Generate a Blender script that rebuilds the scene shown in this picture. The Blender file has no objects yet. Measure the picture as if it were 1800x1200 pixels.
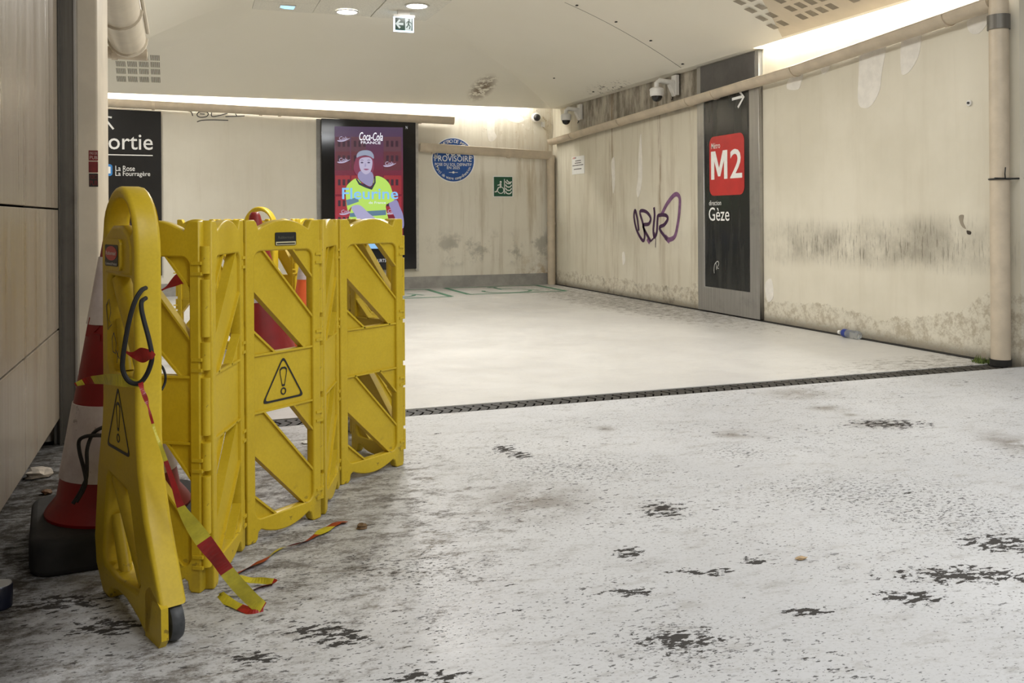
import bpy, math, random
from mathutils import Vector, Matrix
random.seed(7)
SC = bpy.context.scene
COL = SC.collection

# ------------------------------------------------------------------ camera
FPX, CXP, CYP = 1610.65, 900.0, 380.65          # focal length and principal point in 1800x1200 pixels
YAW, ROLL, CAMH = 0.341873, -0.0063555, 0.95
FW = Vector((math.sin(YAW), math.cos(YAW), 0)); _r = Vector((math.cos(YAW), -math.sin(YAW), 0)); _u = Vector((0, 0, 1))
RT = _r*math.cos(ROLL) + _u*math.sin(ROLL)
UP = _u*math.cos(ROLL) - _r*math.sin(ROLL)
CAM = Vector((0, 0, CAMH))
cd = bpy.data.cameras.new('camera'); cam = bpy.data.objects.new('camera', cd); COL.objects.link(cam)
mw = Matrix.Identity(4)
for i in range(3):
    mw[i][0] = RT[i]; mw[i][1] = UP[i]; mw[i][2] = -FW[i]; mw[i][3] = CAM[i]
cam.matrix_world = mw
cd.sensor_fit = 'HORIZONTAL'; cd.sensor_width = 36; cd.lens = FPX/1800*36
cd.shift_y = -(600-CYP)/1800; cd.clip_start = 0.02
SC.camera = cam

# ------------------------------------------------------------------ world, large lights, exposure
w = bpy.data.worlds.new('world'); SC.world = w; w.use_nodes = True
w.node_tree.nodes['Background'].inputs[0].default_value = (0.9, 0.95, 1, 1)
w.node_tree.nodes['Background'].inputs[1].default_value = 0.02
SC.view_settings.view_transform = 'Standard'; SC.view_settings.look = 'None'
SC.view_settings.gamma = 1; SC.view_settings.use_curve_mapping = False
SC.view_settings.exposure = 0.32

def area(name, loc, size, power, color=(1, 0.95, 0.86), rot=(0, 0, 0)):
    l = bpy.data.lights.new(name, 'AREA'); l.shape = 'RECTANGLE'; l.size, l.size_y = size
    l.energy = power; l.color = color
    o = bpy.data.objects.new(name, l); COL.objects.link(o); o.location = loc; o.rotation_euler = rot
    return o
# unseen luminaires of the near hall, above and behind the photographer
area('unseen_luminaire', (1.15, 0.1, 2.93), (0.6, 1.2), 34, (0.97, 0.98, 1))  # added lamp out of view, brightens the barrier end unit
area('unseen_luminaire', (3.2, 1.0, 2.93), (0.6, 1.2), 44, (0.95, 0.975, 1))
area('unseen_luminaire', (2.9, 3.3, 2.93), (0.6, 1.2), 22, (0.98, 0.98, 0.97))
area('unseen_luminaire', (1.8, -1.6, 2.93), (0.6, 1.2), 34, (0.95, 0.975, 1))
# downlights of the far bay (row in the ceiling tiles)
for (lx, ly, lp) in ((1.5, 7.2, 62), (1.5, 5.6, 46), (-1.6, 10.2, 40)):
    area('downlight_glow', (lx, ly, 2.955 if lx > 0 else 2.7), (0.2, 0.2), lp, (1, 0.97, 0.92))

# ------------------------------------------------------------------ helpers
def ray(x, y): return FW + RT*((x-CXP)/FPX) - UP*((y-CYP)/FPX)
def onZ(x, y, z=0.0): d = ray(x, y); return CAM + d*((z-CAMH)/d.z)
def onX(x, y, X): d = ray(x, y); return CAM + d*(X/d.x)
def onY(x, y, Y): d = ray(x, y); return CAM + d*(Y/d.y)
def onW(x, y, wd): return CAM + ray(x, y)*wd

def tag(o, label=None, cat=None, group=None, kind=None):
    if label: o['label'] = label
    if cat: o['category'] = cat
    if group: o['group'] = group
    if kind: o['kind'] = kind
    return o
def link(name, me, m=None, parent=None):
    o = bpy.data.objects.new(name, me); COL.objects.link(o)
    if m is not None and len(me.materials) == 0: me.materials.append(m)
    if parent is not None: o.parent = parent
    return o
def empty(name, loc=(0, 0, 0), rz=0):
    o = bpy.data.objects.new(name, None); COL.objects.link(o); o.location = loc; o.rotation_euler = (0, 0, rz)
    o.empty_display_size = 0.05
    return o
def inv(o):                      # keep world coordinates for a child of an empty placed somewhere
    bpy.context.view_layer.update(); o.matrix_parent_inverse = o.parent.matrix_basis.inverted(); return o

class MB:
    def __init__(s): s.v = []; s.f = []; s.mi = []
    def add(s, vs, fs, mi=0):
        n = len(s.v); s.v += [tuple(p) for p in vs]; s.f += [[i+n for i in f] for f in fs]; s.mi += [mi]*len(fs); return s
    def box(s, a, b, mi=0):
        x0, y0, z0 = a; x1, y1, z1 = b
        return s.add([(x0,y0,z0),(x1,y0,z0),(x1,y1,z0),(x0,y1,z0),(x0,y0,z1),(x1,y0,z1),(x1,y1,z1),(x0,y1,z1)],
            [(0,3,2,1),(4,5,6,7),(0,1,5,4),(1,2,6,5),(2,3,7,6),(3,0,4,7)], mi)
    def obox(s, c, ax, ay, az, mi=0):      # centre and three half-extent vectors
        c = Vector(c); ax = Vector(ax); ay = Vector(ay); az = Vector(az)
        vs = [c+ax*i+ay*j+az*k for k in (-1,1) for j in (-1,1) for i in (-1,1)]
        return s.add(vs, [(0,2,3,1),(4,5,7,6),(0,1,5,4),(1,3,7,5),(3,2,6,7),(2,0,4,6)], mi)
    def tube(s, pts, r, n=8, cap=True, mi=0, closed=False):
        pts = [Vector(p) for p in pts]; m = len(pts); rs = r if isinstance(r, (list, tuple)) else [r]*m
        vs = []; fs = []; ref = None
        for i, p in enumerate(pts):
            a = pts[i-1] if (i > 0 or closed) else pts[0]; b = pts[(i+1) % m] if (i < m-1 or closed) else pts[-1]
            t = (b-a).normalized()
            if ref is None: ref = t.orthogonal().normalized()
            ref = (ref - t*ref.dot(t)).normalized(); bi = t.cross(ref)
            for k in range(n):
                an = 2*math.pi*k/n; vs.append(p + (ref*math.cos(an)+bi*math.sin(an))*rs[i])
        for i in range(m if closed else m-1):
            j = (i+1) % m
            for k in range(n): fs.append((i*n+k, i*n+(k+1) % n, j*n+(k+1) % n, j*n+k))
        if cap and not closed: fs += [tuple(range(n-1, -1, -1)), tuple(range((m-1)*n, m*n))]
        return s.add(vs, fs, mi)
    def lathe(s, prof, c=(0,0,0), n=32, mi=0, cap=True):   # (radius, z) profile about a vertical axis
        vs = []; fs = []
        for (r, z) in prof:
            for k in range(n):
                a = 2*math.pi*k/n; vs.append((c[0]+r*math.cos(a), c[1]+r*math.sin(a), c[2]+z))
        for i in range(len(prof)-1):
            for k in range(n): fs.append((i*n+k, i*n+(k+1) % n, (i+1)*n+(k+1) % n, (i+1)*n+k))
        if cap and prof[0][0] > 1e-4: fs.append(tuple(range(n-1, -1, -1)))
        if cap and prof[-1][0] > 1e-4: fs.append(tuple(range((len(prof)-1)*n, len(prof)*n)))
        return s.add(vs, fs, mi)
    def prism(s, poly, fr, d0, d1, mi=0):        # polygon in a frame (origin, u, v, n), from depth d0 to d1
        o, u, v, nn = fr; k = len(poly)
        vs = [o+u*a+v*b+nn*d0 for a, b in poly] + [o+u*a+v*b+nn*d1 for a, b in poly]
        fs = [tuple(range(k-1, -1, -1)), tuple(range(k, 2*k))] + [(i, (i+1) % k, k+(i+1) % k, k+i) for i in range(k)]
        return s.add(vs, fs, mi)
    def mesh(s, name, smooth=False, mats=None):
        me = bpy.data.meshes.new(name); me.from_pydata(s.v, [], s.f); me.update()
        if any(s.mi): me.polygons.foreach_set('material_index', s.mi)
        for m in (mats or []): me.materials.append(m)
        if smooth:
            me.polygons.foreach_set('use_smooth', [True]*len(me.polygons)); me.set_sharp_from_angle(angle=math.radians(38))
        return me
    def build(s, name, m, parent=None, smooth=False):
        if isinstance(m, (list, tuple)): return link(name, s.mesh(name, smooth, m), None, parent)
        return link(name, s.mesh(name, smooth), m, parent)

def plate_mesh(name, loops, depth, bevel=0.0, res=1):     # XY outline with holes, extruded and bevelled along Z
    c = bpy.data.curves.new(name, 'CURVE'); c.dimensions = '2D'; c.fill_mode = 'BOTH'
    for lp in loops:
        sp = c.splines.new('POLY'); sp.points.add(len(lp)-1); sp.use_cyclic_u = True
        for p, q in zip(sp.points, lp): p.co = (q[0], q[1], 0, 1)
    c.extrude = max(depth/2-bevel, 0.0); c.bevel_depth = bevel; c.bevel_resolution = res; c.offset = -bevel
    o = bpy.data.objects.new(name, c); me = bpy.data.meshes.new_from_object(o); me.name = name
    bpy.data.objects.remove(o); bpy.data.curves.remove(c); me.materials.clear()
    return me
def text_mesh(body, bold=0.0, shear=0.0, spacing=1.0, depth=0.0):
    c = bpy.data.curves.new('text', 'FONT'); c.body = body; c.size = 1; c.offset = bold*0.4; c.shear = shear; c.space_character = spacing
    c.extrude = depth; c.resolution_u = 3
    o = bpy.data.objects.new('text', c); me = bpy.data.meshes.new_from_object(o)
    bpy.data.objects.remove(o); bpy.data.curves.remove(c); me.materials.clear()
    return me
def fit_text(body, fr, u0, u1, v0, v1, d, bold=0.0, shear=0.0, spacing=1.0):   # lettering stretched into a rectangle of a frame
    me = text_mesh(body, bold, shear, spacing)
    xs = [p.co.x for p in me.vertices]; ys = [p.co.y for p in me.vertices]
    a, b, c, e = min(xs), max(xs), min(ys), max(ys); o, u, v, n = fr
    for p in me.vertices:
        q = o + u*(u0+(p.co.x-a)/(b-a)*(u1-u0)) + v*(v0+(p.co.y-c)/(e-c)*(v1-v0)) + n*d
        p.co = q
    me.name = 'lettering'; return me
def rrect(x0, y0, x1, y1, r, n=4):
    out = []
    for cx, cy, a0 in ((x1-r, y1-r, 0), (x0+r, y1-r, 90), (x0+r, y0+r, 180), (x1-r, y0+r, 270)):
        for i in range(n+1):
            a = math.radians(a0+90*i/n); out.append((cx+r*math.cos(a), cy+r*math.sin(a)))
    return out
def smooth2(pts, n=5, closed=False):                       # Catmull-Rom through points of any dimension
    P = [Vector(p) for p in pts]; m = len(P); out = []
    for i in range(m if closed else m-1):
        if closed: a, b, c, e = P[i-1], P[i], P[(i+1) % m], P[(i+2) % m]
        else: a, b, c, e = P[max(i-1, 0)], P[i], P[i+1], P[min(i+2, m-1)]
        for k in range(n):
            t = k/n
            out.append(0.5*((2*b)+(c-a)*t+(2*a-5*b+4*c-e)*t*t+(3*b-a-3*c+e)*t*t*t))
    if not closed: out.append(P[-1])
    return out
def stroke(mb, pts, wd, n, d=0.0, mi=0):                   # flat ribbon on a plane with normal n through 3D points
    P = [Vector(p) for p in pts]; m = len(P); vs = []; ws = wd if isinstance(wd, list) else [wd]*m
    for i, p in enumerate(P):
        t = (P[min(i+1, m-1)]-P[max(i-1, 0)]).normalized(); s = t.cross(n).normalized()*ws[i]/2
        vs += [p-s+n*d, p+s+n*d]
    return mb.add(vs, [(2*i, 2*i+1, 2*i+3, 2*i+2) for i in range(m-1)], mi)

# ------------------------------------------------------------------ material helpers
class NT:
    def __init__(s, name):
        s.m = bpy.data.materials.new(name); s.m.use_nodes = True; s.t = s.m.node_tree
        s.b = s.t.nodes['Principled BSDF']; s.pos = s.n('ShaderNodeTexCoord').outputs['Object']
    def n(s, ty, **kw):
        nd = s.t.nodes.new(ty)
        for k, v in kw.items(): setattr(nd, k, v)
        return nd
    def put(s, sock, v):
        if isinstance(v, bpy.types.NodeSocket): s.t.links.new(v, sock)
        elif isinstance(v, (tuple, list)) and len(v) == 3 and sock.type == 'RGBA': sock.default_value = (*v, 1)
        else: sock.default_value = v
    def math(s, op, a, b=0.0, c=None):
        nd = s.n('ShaderNodeMath', operation=op); s.put(nd.inputs[0], a); s.put(nd.inputs[1], b)
        if c is not None: s.put(nd.inputs[2], c)
        return nd.outputs[0]
    def mul(s, a, b): return s.math('MULTIPLY', a, b)
    def mapp(s, v, loc=(0,0,0), rot=(0,0,0), sc=(1,1,1)):
        nd = s.n('ShaderNodeMapping'); s.put(nd.inputs[0], v); nd.inputs[1].default_value = loc; nd.inputs[2].default_value = rot; nd.inputs[3].default_value = sc
        return nd.outputs[0]
    def noise(s, v, scale, detail=4, rough=0.55, dist=0.0):
        nd = s.n('ShaderNodeTexNoise'); s.put(nd.inputs['Vector'], v); nd.inputs['Scale'].default_value = scale
        nd.inputs['Detail'].default_value = detail; nd.inputs['Roughness'].default_value = rough; nd.inputs['Distortion'].default_value = dist
        return nd.outputs[0]
    def voro(s, v, scale, feat='F1'):
        nd = s.n('ShaderNodeTexVoronoi', feature=feat); s.put(nd.inputs['Vector'], v); nd.inputs['Scale'].default_value = scale
        return nd.outputs[0]
    def mr(s, v, a, b, c=0.0, d=1.0, smooth=True):
        nd = s.n('ShaderNodeMapRange', interpolation_type='SMOOTHSTEP' if smooth else 'LINEAR'); s.put(nd.inputs[0], v)
        for i, q in zip((1, 2, 3, 4), (a, b, c, d)): s.put(nd.inputs[i], q)
        return nd.outputs[0]
    def mix(s, f, a, b, blend='MIX'):
        nd = s.n('ShaderNodeMix', data_type='RGBA', blend_type=blend); s.put(nd.inputs[0], f); s.put(nd.inputs[6], a); s.put(nd.inputs[7], b)
        return nd.outputs[2]
    def xyz(s, v):
        nd = s.n('ShaderNodeSeparateXYZ'); s.put(nd.inputs[0], v); return nd.outputs
    def comb(s, x, y, z):
        nd = s.n('ShaderNodeCombineXYZ'); s.put(nd.inputs[0], x); s.put(nd.inputs[1], y); s.put(nd.inputs[2], z); return nd.outputs[0]
    def spot(s, c, r, rot=0.0, soft=0.0):                  # elliptical mask, 1 inside and 0 outside
        v = s.mapp(s.pos, loc=c, rot=(0, 0, rot)); 
        nd = s.n('ShaderNodeMapping'); nd.vector_type = 'TEXTURE'; s.put(nd.inputs[0], s.pos)
        nd.inputs[1].default_value = c; nd.inputs[2].default_value = (0, 0, rot); nd.inputs[3].default_value = r
        s.t.nodes.remove(v.node)
        l = s.n('ShaderNodeVectorMath', operation='LENGTH'); s.put(l.inputs[0], nd.outputs[0])
        return s.mr(l.outputs['Value'], 1.0, soft)
    def bump(s, h, st=0.3, dist=0.01):
        nd = s.n('ShaderNodeBump'); s.put(nd.inputs['Height'], h); nd.inputs['Strength'].default_value = st; nd.inputs['Distance'].default_value = dist
        s.t.links.new(nd.outputs[0], s.b.inputs['Normal'])
    def done(s, col, rough=0.5, metal=0.0, spec=None):
        s.put(s.b.inputs['Base Color'], col); s.put(s.b.inputs['Roughness'], rough); s.b.inputs['Metallic'].default_value = metal
        if spec is not None: s.b.inputs['Specular IOR Level'].default_value = spec
        return s.m

def simple(name, col, rough=0.5, metal=0.0, var=0.12, scale=18.0, bump=0.0):
    t = NT(name); f = t.noise(t.pos, scale, 5, 0.6)
    dk = tuple(c*(1-var) for c in col); lt = tuple(min(c*(1+var), 1) for c in col)
    if bump: t.bump(f, bump, 0.004)
    return t.done(t.mix(t.mr(f, 0.3, 0.7), dk, lt), rough, metal)
def emit(name, col, st):
    t = NT(name); t.put(t.b.inputs['Emission Color'], col); t.b.inputs['Emission Strength'].default_value = st
    return t.done((0.02, 0.02, 0.02) if st > 0 else col, 0.4)
def flat(name, col, rough=0.5): return simple(name, col, rough, 0, 0.04, 40)

# ================================================================== materials of the setting
XR, YB = 4.88, 11.98            # right wall and back wall planes
DR0, DR1 = 4.29, 4.455          # floor drain

def mat_floor():
    t = NT('painted_concrete_floor'); x, y, z = t.xyz(t.pos)
    near = t.mr(y, 4.55, 4.25)                                    # hall side of the drain
    big = t.noise(t.pos, 0.9, 4, 0.6); mid = t.noise(t.pos, 5, 6, 0.65)
    col = t.mix(t.mr(big, 0.35, 0.7), (0.54, 0.53, 0.51), (0.605, 0.595, 0.57))
    coln = t.mix(t.mr(big, 0.35, 0.7), (0.465, 0.47, 0.48), (0.54, 0.545, 0.555))
    col = t.mix(near, col, coln)
    fine = t.noise(t.mapp(t.pos, rot=(0, 0, 0.342), sc=(70, 110, 1)), 1.0, 4, 0.75)
    grain = t.noise(t.mapp(t.pos, rot=(0, 0, 0.342), sc=(7, 15, 1)), 1.0, 9, 0.8)
    col = t.mix(t.mul(t.mr(grain, 0.50, 0.66), t.mr(near, 0, 1, 0.16, 0.55)), col, (0.27, 0.255, 0.24))
    col = t.mix(t.mul(t.mr(fine, 0.50, 0.66), t.mr(near, 0, 1, 0.06, 0.34)), col, (0.24, 0.23, 0.22))
    # brown grime by the barriers, along the walls and in the left corner
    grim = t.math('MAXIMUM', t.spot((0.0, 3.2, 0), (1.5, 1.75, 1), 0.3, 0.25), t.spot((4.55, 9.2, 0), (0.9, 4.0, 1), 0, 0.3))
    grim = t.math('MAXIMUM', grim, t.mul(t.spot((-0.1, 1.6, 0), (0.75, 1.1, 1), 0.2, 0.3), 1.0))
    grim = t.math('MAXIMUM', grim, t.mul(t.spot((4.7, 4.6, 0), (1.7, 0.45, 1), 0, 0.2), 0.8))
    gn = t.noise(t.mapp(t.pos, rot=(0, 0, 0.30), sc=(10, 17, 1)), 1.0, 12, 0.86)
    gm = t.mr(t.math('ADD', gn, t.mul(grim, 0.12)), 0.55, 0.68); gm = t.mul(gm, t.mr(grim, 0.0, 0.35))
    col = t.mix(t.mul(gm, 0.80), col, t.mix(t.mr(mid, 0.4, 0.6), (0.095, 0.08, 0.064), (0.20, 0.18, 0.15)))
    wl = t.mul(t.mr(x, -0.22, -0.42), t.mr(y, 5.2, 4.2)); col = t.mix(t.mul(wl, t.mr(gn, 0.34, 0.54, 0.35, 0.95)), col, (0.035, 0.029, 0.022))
    # fine scuffs: long thin black chips, clustered
    cl = t.noise(t.mapp(t.pos, loc=(3, 1, 0)), 1.7, 3, 0.6)
    chip = t.noise(t.mapp(t.pos, rot=(0, 0, 0.342), sc=(26, 58, 1)), 1.0, 3, 0.6)
    m1 = t.mul(t.mr(chip, 0.62, 0.65), t.mr(cl, 0.42, 0.60))
    spk = t.noise(t.mapp(t.pos, rot=(0, 0, 0.342), sc=(70, 140, 1)), 1.0, 2, 0.5)
    m2 = t.mul(t.mr(spk, 0.64, 0.67), t.mr(cl, 0.25, 0.55, 0.25, 1))
    big2 = t.noise(t.mapp(t.pos, loc=(7, 2, 0), rot=(0, 0, 0.342), sc=(9, 24, 1)), 1.0, 5, 0.72)
    cl2 = t.noise(t.mapp(t.pos, loc=(1, 9, 0)), 1.1, 2, 0.5)
    m3 = t.mul(t.mr(big2, 0.645, 0.67), t.mr(cl2, 0.44, 0.56))
    # named clusters of worn-through paint
    pts = [((190, 1100), .16, .05), ((600, 1120), .12, .05), ((1195, 1125), .15, .07), ((1165, 895), .12, .10), ((1105, 972), .09, .05), ((1420, 1075), .10, .03),
           ((1690, 1010), .32, .07), ((1600, 1050), .15, .05), ((1760, 955), .2, .08), ((1110, 1040), .12, .03), ((885, 790), .10, .08), ((915, 800), .08, .06),
           ((560, 1110), .12, .05), ((1240, 1005), .14, .03), ((740, 1190), .16, .03), ((1330, 985), .08, .03), ((450, 1155), .1, .03), ((110, 1060), .2, .06), ((1560, 745), .30, .10)]
    cm = None
    for (q, rx, ry) in pts:
        p = onZ(*q); sp = t.spot((p.x, p.y, 0), (rx, ry*1.5, 1), -YAW, 0.1); cm = sp if cm is None else t.math('MAXIMUM', cm, sp)
    cn = t.noise(t.mapp(t.pos, loc=(2, 5, 0), rot=(0, 0, 0.342), sc=(26, 52, 1)), 1.0, 5, 0.65)
    m4 = t.mr(t.math('ADD', cn, t.mul(cm, 0.17)), 0.625, 0.645)
    m4 = t.mul(m4, t.mr(cm, 0.05, 0.2))
    # soft dark water stains near the drain
    sm = None
    for (q, rx, ry) in [((1295, 763), .16, .07), ((1405, 692), .28, .14), ((1455, 717), .16, .06), ((1550, 745), .22, .08), ((1065, 753), .08, .05), ((1495, 729), .06, .03), ((1160, 898), .10, .08), ((940, 880), .3, .2), ((1790, 780), .2, .2)]:
        p = onZ(*q); sp = t.spot((p.x, p.y, 0), (rx, ry*1.6, 1), -YAW+0.1, 0.0); sm = sp if sm is None else t.math('MAXIMUM', sm, sp)
    sm = t.mul(sm, t.mr(t.noise(t.pos, 9, 5, 0.7), 0.3, 0.6))
    col = t.mix(t.mul(sm, 0.72), col, (0.12, 0.095, 0.07))
    dark = t.math('MAXIMUM', t.math('MAXIMUM', t.mul(m1, 0.85), t.mul(m2, 0.8)), t.math('MAXIMUM', m3, m4))
    dark = t.mul(dark, t.mr(near, 0, 1, 0.10, 1.0))
    wk = None
    for (q, rx, ry) in [((1500, 865), .75, .3), ((1300, 795), .3, .16), ((1650, 900), .6, .3), ((1000, 820), .6, .25), ((1200, 1130), .3, .15), ((700, 1000), .5, .2)]:
        p = onZ(*q); sp = t.spot((p.x, p.y, 0), (rx, ry*1.5, 1), -YAW, 0.0); wk = sp if wk is None else t.math('MAXIMUM', wk, sp)
    fk = t.noise(t.mapp(t.pos, loc=(9, 3, 0), rot=(0, 0, 0.342), sc=(48, 95, 1)), 1.0, 4, 0.7)
    m5 = t.mr(t.math('ADD', fk, t.mul(wk, 0.10)), 0.64, 0.67); dark = t.math('MAXIMUM', dark, t.mul(m5, t.mr(wk, 0.02, 0.3, 0.0, 0.8)))
    col = t.mix(t.mul(dark, 0.93), col, (0.028, 0.024, 0.020))
    # sparse strokes on the far side
    fs = t.noise(t.mapp(t.pos, loc=(4, 4, 0), rot=(0, 0, 0.25), sc=(6, 26, 1)), 1.0, 4, 0.7)
    col = t.mix(t.mul(t.mr(fs, 0.70, 0.75), 0.5), col, (0.2, 0.18, 0.15))
    t.bump(t.math('ADD', t.mul(mid, 0.5), t.mul(dark, -0.6)), 0.25, 0.004)
    r = t.mr(t.noise(t.pos, 3, 4, 0.6), 0.3, 0.7, 0.30, 0.44); r = t.math('ADD', r, t.mul(near, 0.13)); r = t.math('ADD', r, t.mul(gm, 0.2)); r = t.math('ADD', r, t.mul(dark, 0.45))
    t.put(t.b.inputs['Specular IOR Level'], t.mr(t.math('MAXIMUM', dark, gm), 0, 1, 0.5, 0.08))
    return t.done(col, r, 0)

def mat_wall(kind):
    t = NT('stained_plaster_'+kind); x, y, z = t.xyz(t.pos); al = y if kind == 'right' else x
    big = t.noise(t.pos, 0.8, 5, 0.6)
    a, b = ((0.63, 0.59, 0.48), (0.72, 0.68, 0.57)) if kind == 'right' else ((0.68, 0.64, 0.545), (0.74, 0.705, 0.61))
    col = t.mix(t.mr(big, 0.35, 0.68), a, b)
    st = t.noise(t.comb(t.mul(al, 7.0), t.mul(z, 0.55), 0.0), 1.0, 7, 0.66)          # vertical runs
    far = t.mr(y, 6.6, 8.6) if kind == 'right' else t.mr(x, 2.6, 4.2)
    col = t.mix(t.mul(t.mr(st, 0.47, 0.70), t.mr(far, 0, 1, 0.10, 0.50)), col, (0.38, 0.315, 0.21))
    lt = t.noise(t.comb(t.mul(al, 9.0), t.mul(z, 0.7), 3.0), 1.0, 6, 0.6)
    col = t.mix(t.mul(t.mr(lt, 0.6, 0.75), t.mul(far, 0.55)), col, (0.80, 0.78, 0.70))
    # rubbed dark band at hip height
    zz = t.math('ADD', z, t.mul(t.math('SUBTRACT', big, 0.5), 0.25))
    band = t.mul(t.mr(zz, 0.50, 0.66), t.mr(zz, 0.98, 0.78))
    sc = t.noise(t.comb(t.mul(al, 26.0), t.mul(z, 5.0), 0.0), 1.0, 6, 0.72)
    if kind == 'right':
        band = t.mul(band, t.math('MAXIMUM', t.mul(t.spot((XR, 5.65, 0.75), (2, 1.75, 9), 0, 0.3), 1.0), 0.12))
    else:
        band = t.mul(t.mul(t.mr(z, 0.22, 0.40), t.mr(z, 0.85, 0.6)), t.mul(t.mr(x, 2.9, 3.4), 0.75))
    smg = t.noise(t.comb(t.mul(al, 3.2), t.mul(z, 2.4), 0.5), 1.0, 7, 0.65); scr_ = t.noise(t.comb(t.mul(al, 55.0), t.mul(z, 5.0), 0.0), 1.0, 5, 0.7)
    if kind == 'right':
        col = t.mix(t.mul(band, t.mr(smg, 0.30, 0.66, 0.05, 0.66)), col, (0.20, 0.18, 0.14)); col = t.mix(t.mul(band, t.mr(scr_, 0.53, 0.63, 0.0, 0.6)), col, (0.10, 0.085, 0.06))
    else:
        blo = t.noise(t.pos, 2.6, 7, 0.7); col = t.mix(t.mul(band, t.mr(blo, 0.50, 0.64, 0.0, 0.8)), col, (0.25, 0.24, 0.20)); col = t.mix(t.mul(band, t.mr(scr_, 0.60, 0.66, 0.0, 0.35)), col, (0.16, 0.14, 0.11))
    # flaking foot of the wall
    ft = t.noise(t.pos, 4.5, 7, 0.7)
    if kind == 'right':
        lim = t.math('ADD', -0.02, t.mul(t.noise(t.pos, 1.6, 8, 0.72), 0.44)); lim = t.math('ADD', lim, t.mul(t.spot((XR, 4.4, 0.3), (2, 0.75, 9), 0, 0.0), 0.26))
        foot = t.mr(t.math('SUBTRACT', lim, z), 0.0, 0.02)
        fl = t.noise(t.pos, 14, 10, 0.82)
        fc = t.mix(t.mr(fl, 0.40, 0.56), (0.38, 0.325, 0.235), (0.68, 0.645, 0.54))
        fc = t.mix(t.mul(t.mr(t.noise(t.pos, 5, 9, 0.8), 0.52, 0.66), t.mr(far, 0, 1, 0.35, 0.9)), fc, (0.17, 0.14, 0.10))
        col = t.mix(t.mul(foot, 0.75), col, fc)
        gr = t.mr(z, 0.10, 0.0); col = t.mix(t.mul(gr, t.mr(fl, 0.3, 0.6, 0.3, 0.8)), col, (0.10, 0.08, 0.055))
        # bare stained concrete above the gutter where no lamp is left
        up = t.mul(t.mr(z, 1.98, 2.12), t.mul(t.mr(y, 7.5, 7.6), t.mr(y, 11.65, 10.8)))  # stain fades towards the corner: glow of the back cove painted in
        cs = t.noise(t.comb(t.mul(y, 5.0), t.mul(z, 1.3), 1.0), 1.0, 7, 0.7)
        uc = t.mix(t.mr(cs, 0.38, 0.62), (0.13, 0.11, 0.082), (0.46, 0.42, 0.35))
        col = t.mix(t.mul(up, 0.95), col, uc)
        # two long brown leaks under gutter joints
        for (q, rr, zz0) in (((1160, 330), 0.07, 1.2), ((1075, 300), 0.10, 1.5)):
            p = onX(*q, XR); lk = t.mul(t.spot((XR, p.y, 0), (9, rr, 99), 0, 0.0), t.mr(z, 0.0, zz0))
            col = t.mix(t.mul(lk, t.mr(t.noise(t.comb(t.mul(al, 22.0), t.mul(z, 1.6), 7.0), 1.0, 6, 0.7), 0.44, 0.60, 0.0, 0.8)), col, (0.24, 0.16, 0.085))
        p = onX(1078, 300, XR); col = t.mix(t.mul(t.spot((XR, p.y, p.z), (9, 0.07, 0.30)), t.mr(t.noise(t.pos, 12, 5), 0.45, 0.6)), col, (0.16, 0.22, 0.06))
        bh = t.math('ADD', t.mul(foot, t.mul(fl, 1.5)), t.mul(sc, 0.15))
    else:
        fl = t.noise(t.pos, 14, 6, 0.72)
        cor = t.mul(t.mr(x, 4.0, 4.75), t.mr(z, 0.55, 0.1))
        pe = t.mul(t.mr(t.math('ADD', fl, t.mul(cor, 0.15)), 0.56, 0.60), t.math('MAXIMUM', cor, t.mul(t.mr(x, 3.3, 4.3), t.mr(z, 1.95, 2.25))))
        col = t.mix(pe, col, t.mix(t.mr(ft, 0.4, 0.6), (0.45, 0.36, 0.23), (0.80, 0.77, 0.70)))
        lk = t.mul(t.mr(x, 4.15, 4.55), t.mr(z, 0.4, 2.2)); col = t.mix(t.mul(lk, t.mr(st, 0.42, 0.65, 0.0, 0.65)), col, (0.45, 0.34, 0.19))
        bh = t.math('ADD', pe, t.mul(sc, 0.1))
    t.bump(bh, 0.5, 0.006)
    return t.done(col, 0.62, 0, 0.35)

def mat_ceiling():
    t = NT('ceiling_plasterboard'); big = t.noise(t.pos, 0.7, 3, 0.5)
    col = t.mix(t.mr(big, 0.3, 0.7), (0.83, 0.80, 0.70), (0.86, 0.83, 0.74))
    return col, t
def mat_ceil():
    col, t = mat_ceiling()
    # brown mould patch on the back slope and torn, damp edge on the right slope
    q = onY(850, 160, 11.2)
    m = t.mul(t.spot((q.x, q.y, q.z), (0.20, 0.5, 0.30), 0, 0.3), t.mr(t.noise(t.pos, 11, 6, 0.7), 0.44, 0.50))
    col = t.mix(t.mul(m, 0.85), col, (0.16, 0.095, 0.045))
    q = onX(1070, 160, 4.7)
    m = t.mul(t.spot((q.x, q.y, q.z), (0.22, 0.75, 0.2), 0, 0.2), t.mr(t.noise(t.pos, 22, 5, 0.7), 0.56, 0.60))
    col = t.mix(t.mul(m, 0.9), col, (0.07, 0.05, 0.03))
    return t.done(col, 0.55, 0, 0.3)

MAT = {}
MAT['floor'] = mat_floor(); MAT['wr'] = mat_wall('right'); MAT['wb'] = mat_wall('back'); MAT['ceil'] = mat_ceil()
MAT['tile'] = simple('ceiling_tile_mineral', (0.76, 0.74, 0.66), 0.8, 0, 0.10, 60, 0.1)
MAT['perf'] = simple('perforated_board', (0.66, 0.58, 0.45), 0.6, 0, 0.05, 3)
MAT['slot'] = simple('slot_shadow', (0.10, 0.09, 0.07), 0.9, 0, 0.05)
MAT['dark'] = simple('black_void', (0.012, 0.011, 0.010), 0.9, 0, 0.2)
MAT['skirt'] = simple('grey_skirting', (0.30, 0.29, 0.27), 0.6, 0, 0.16, 6, 0.1)

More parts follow.
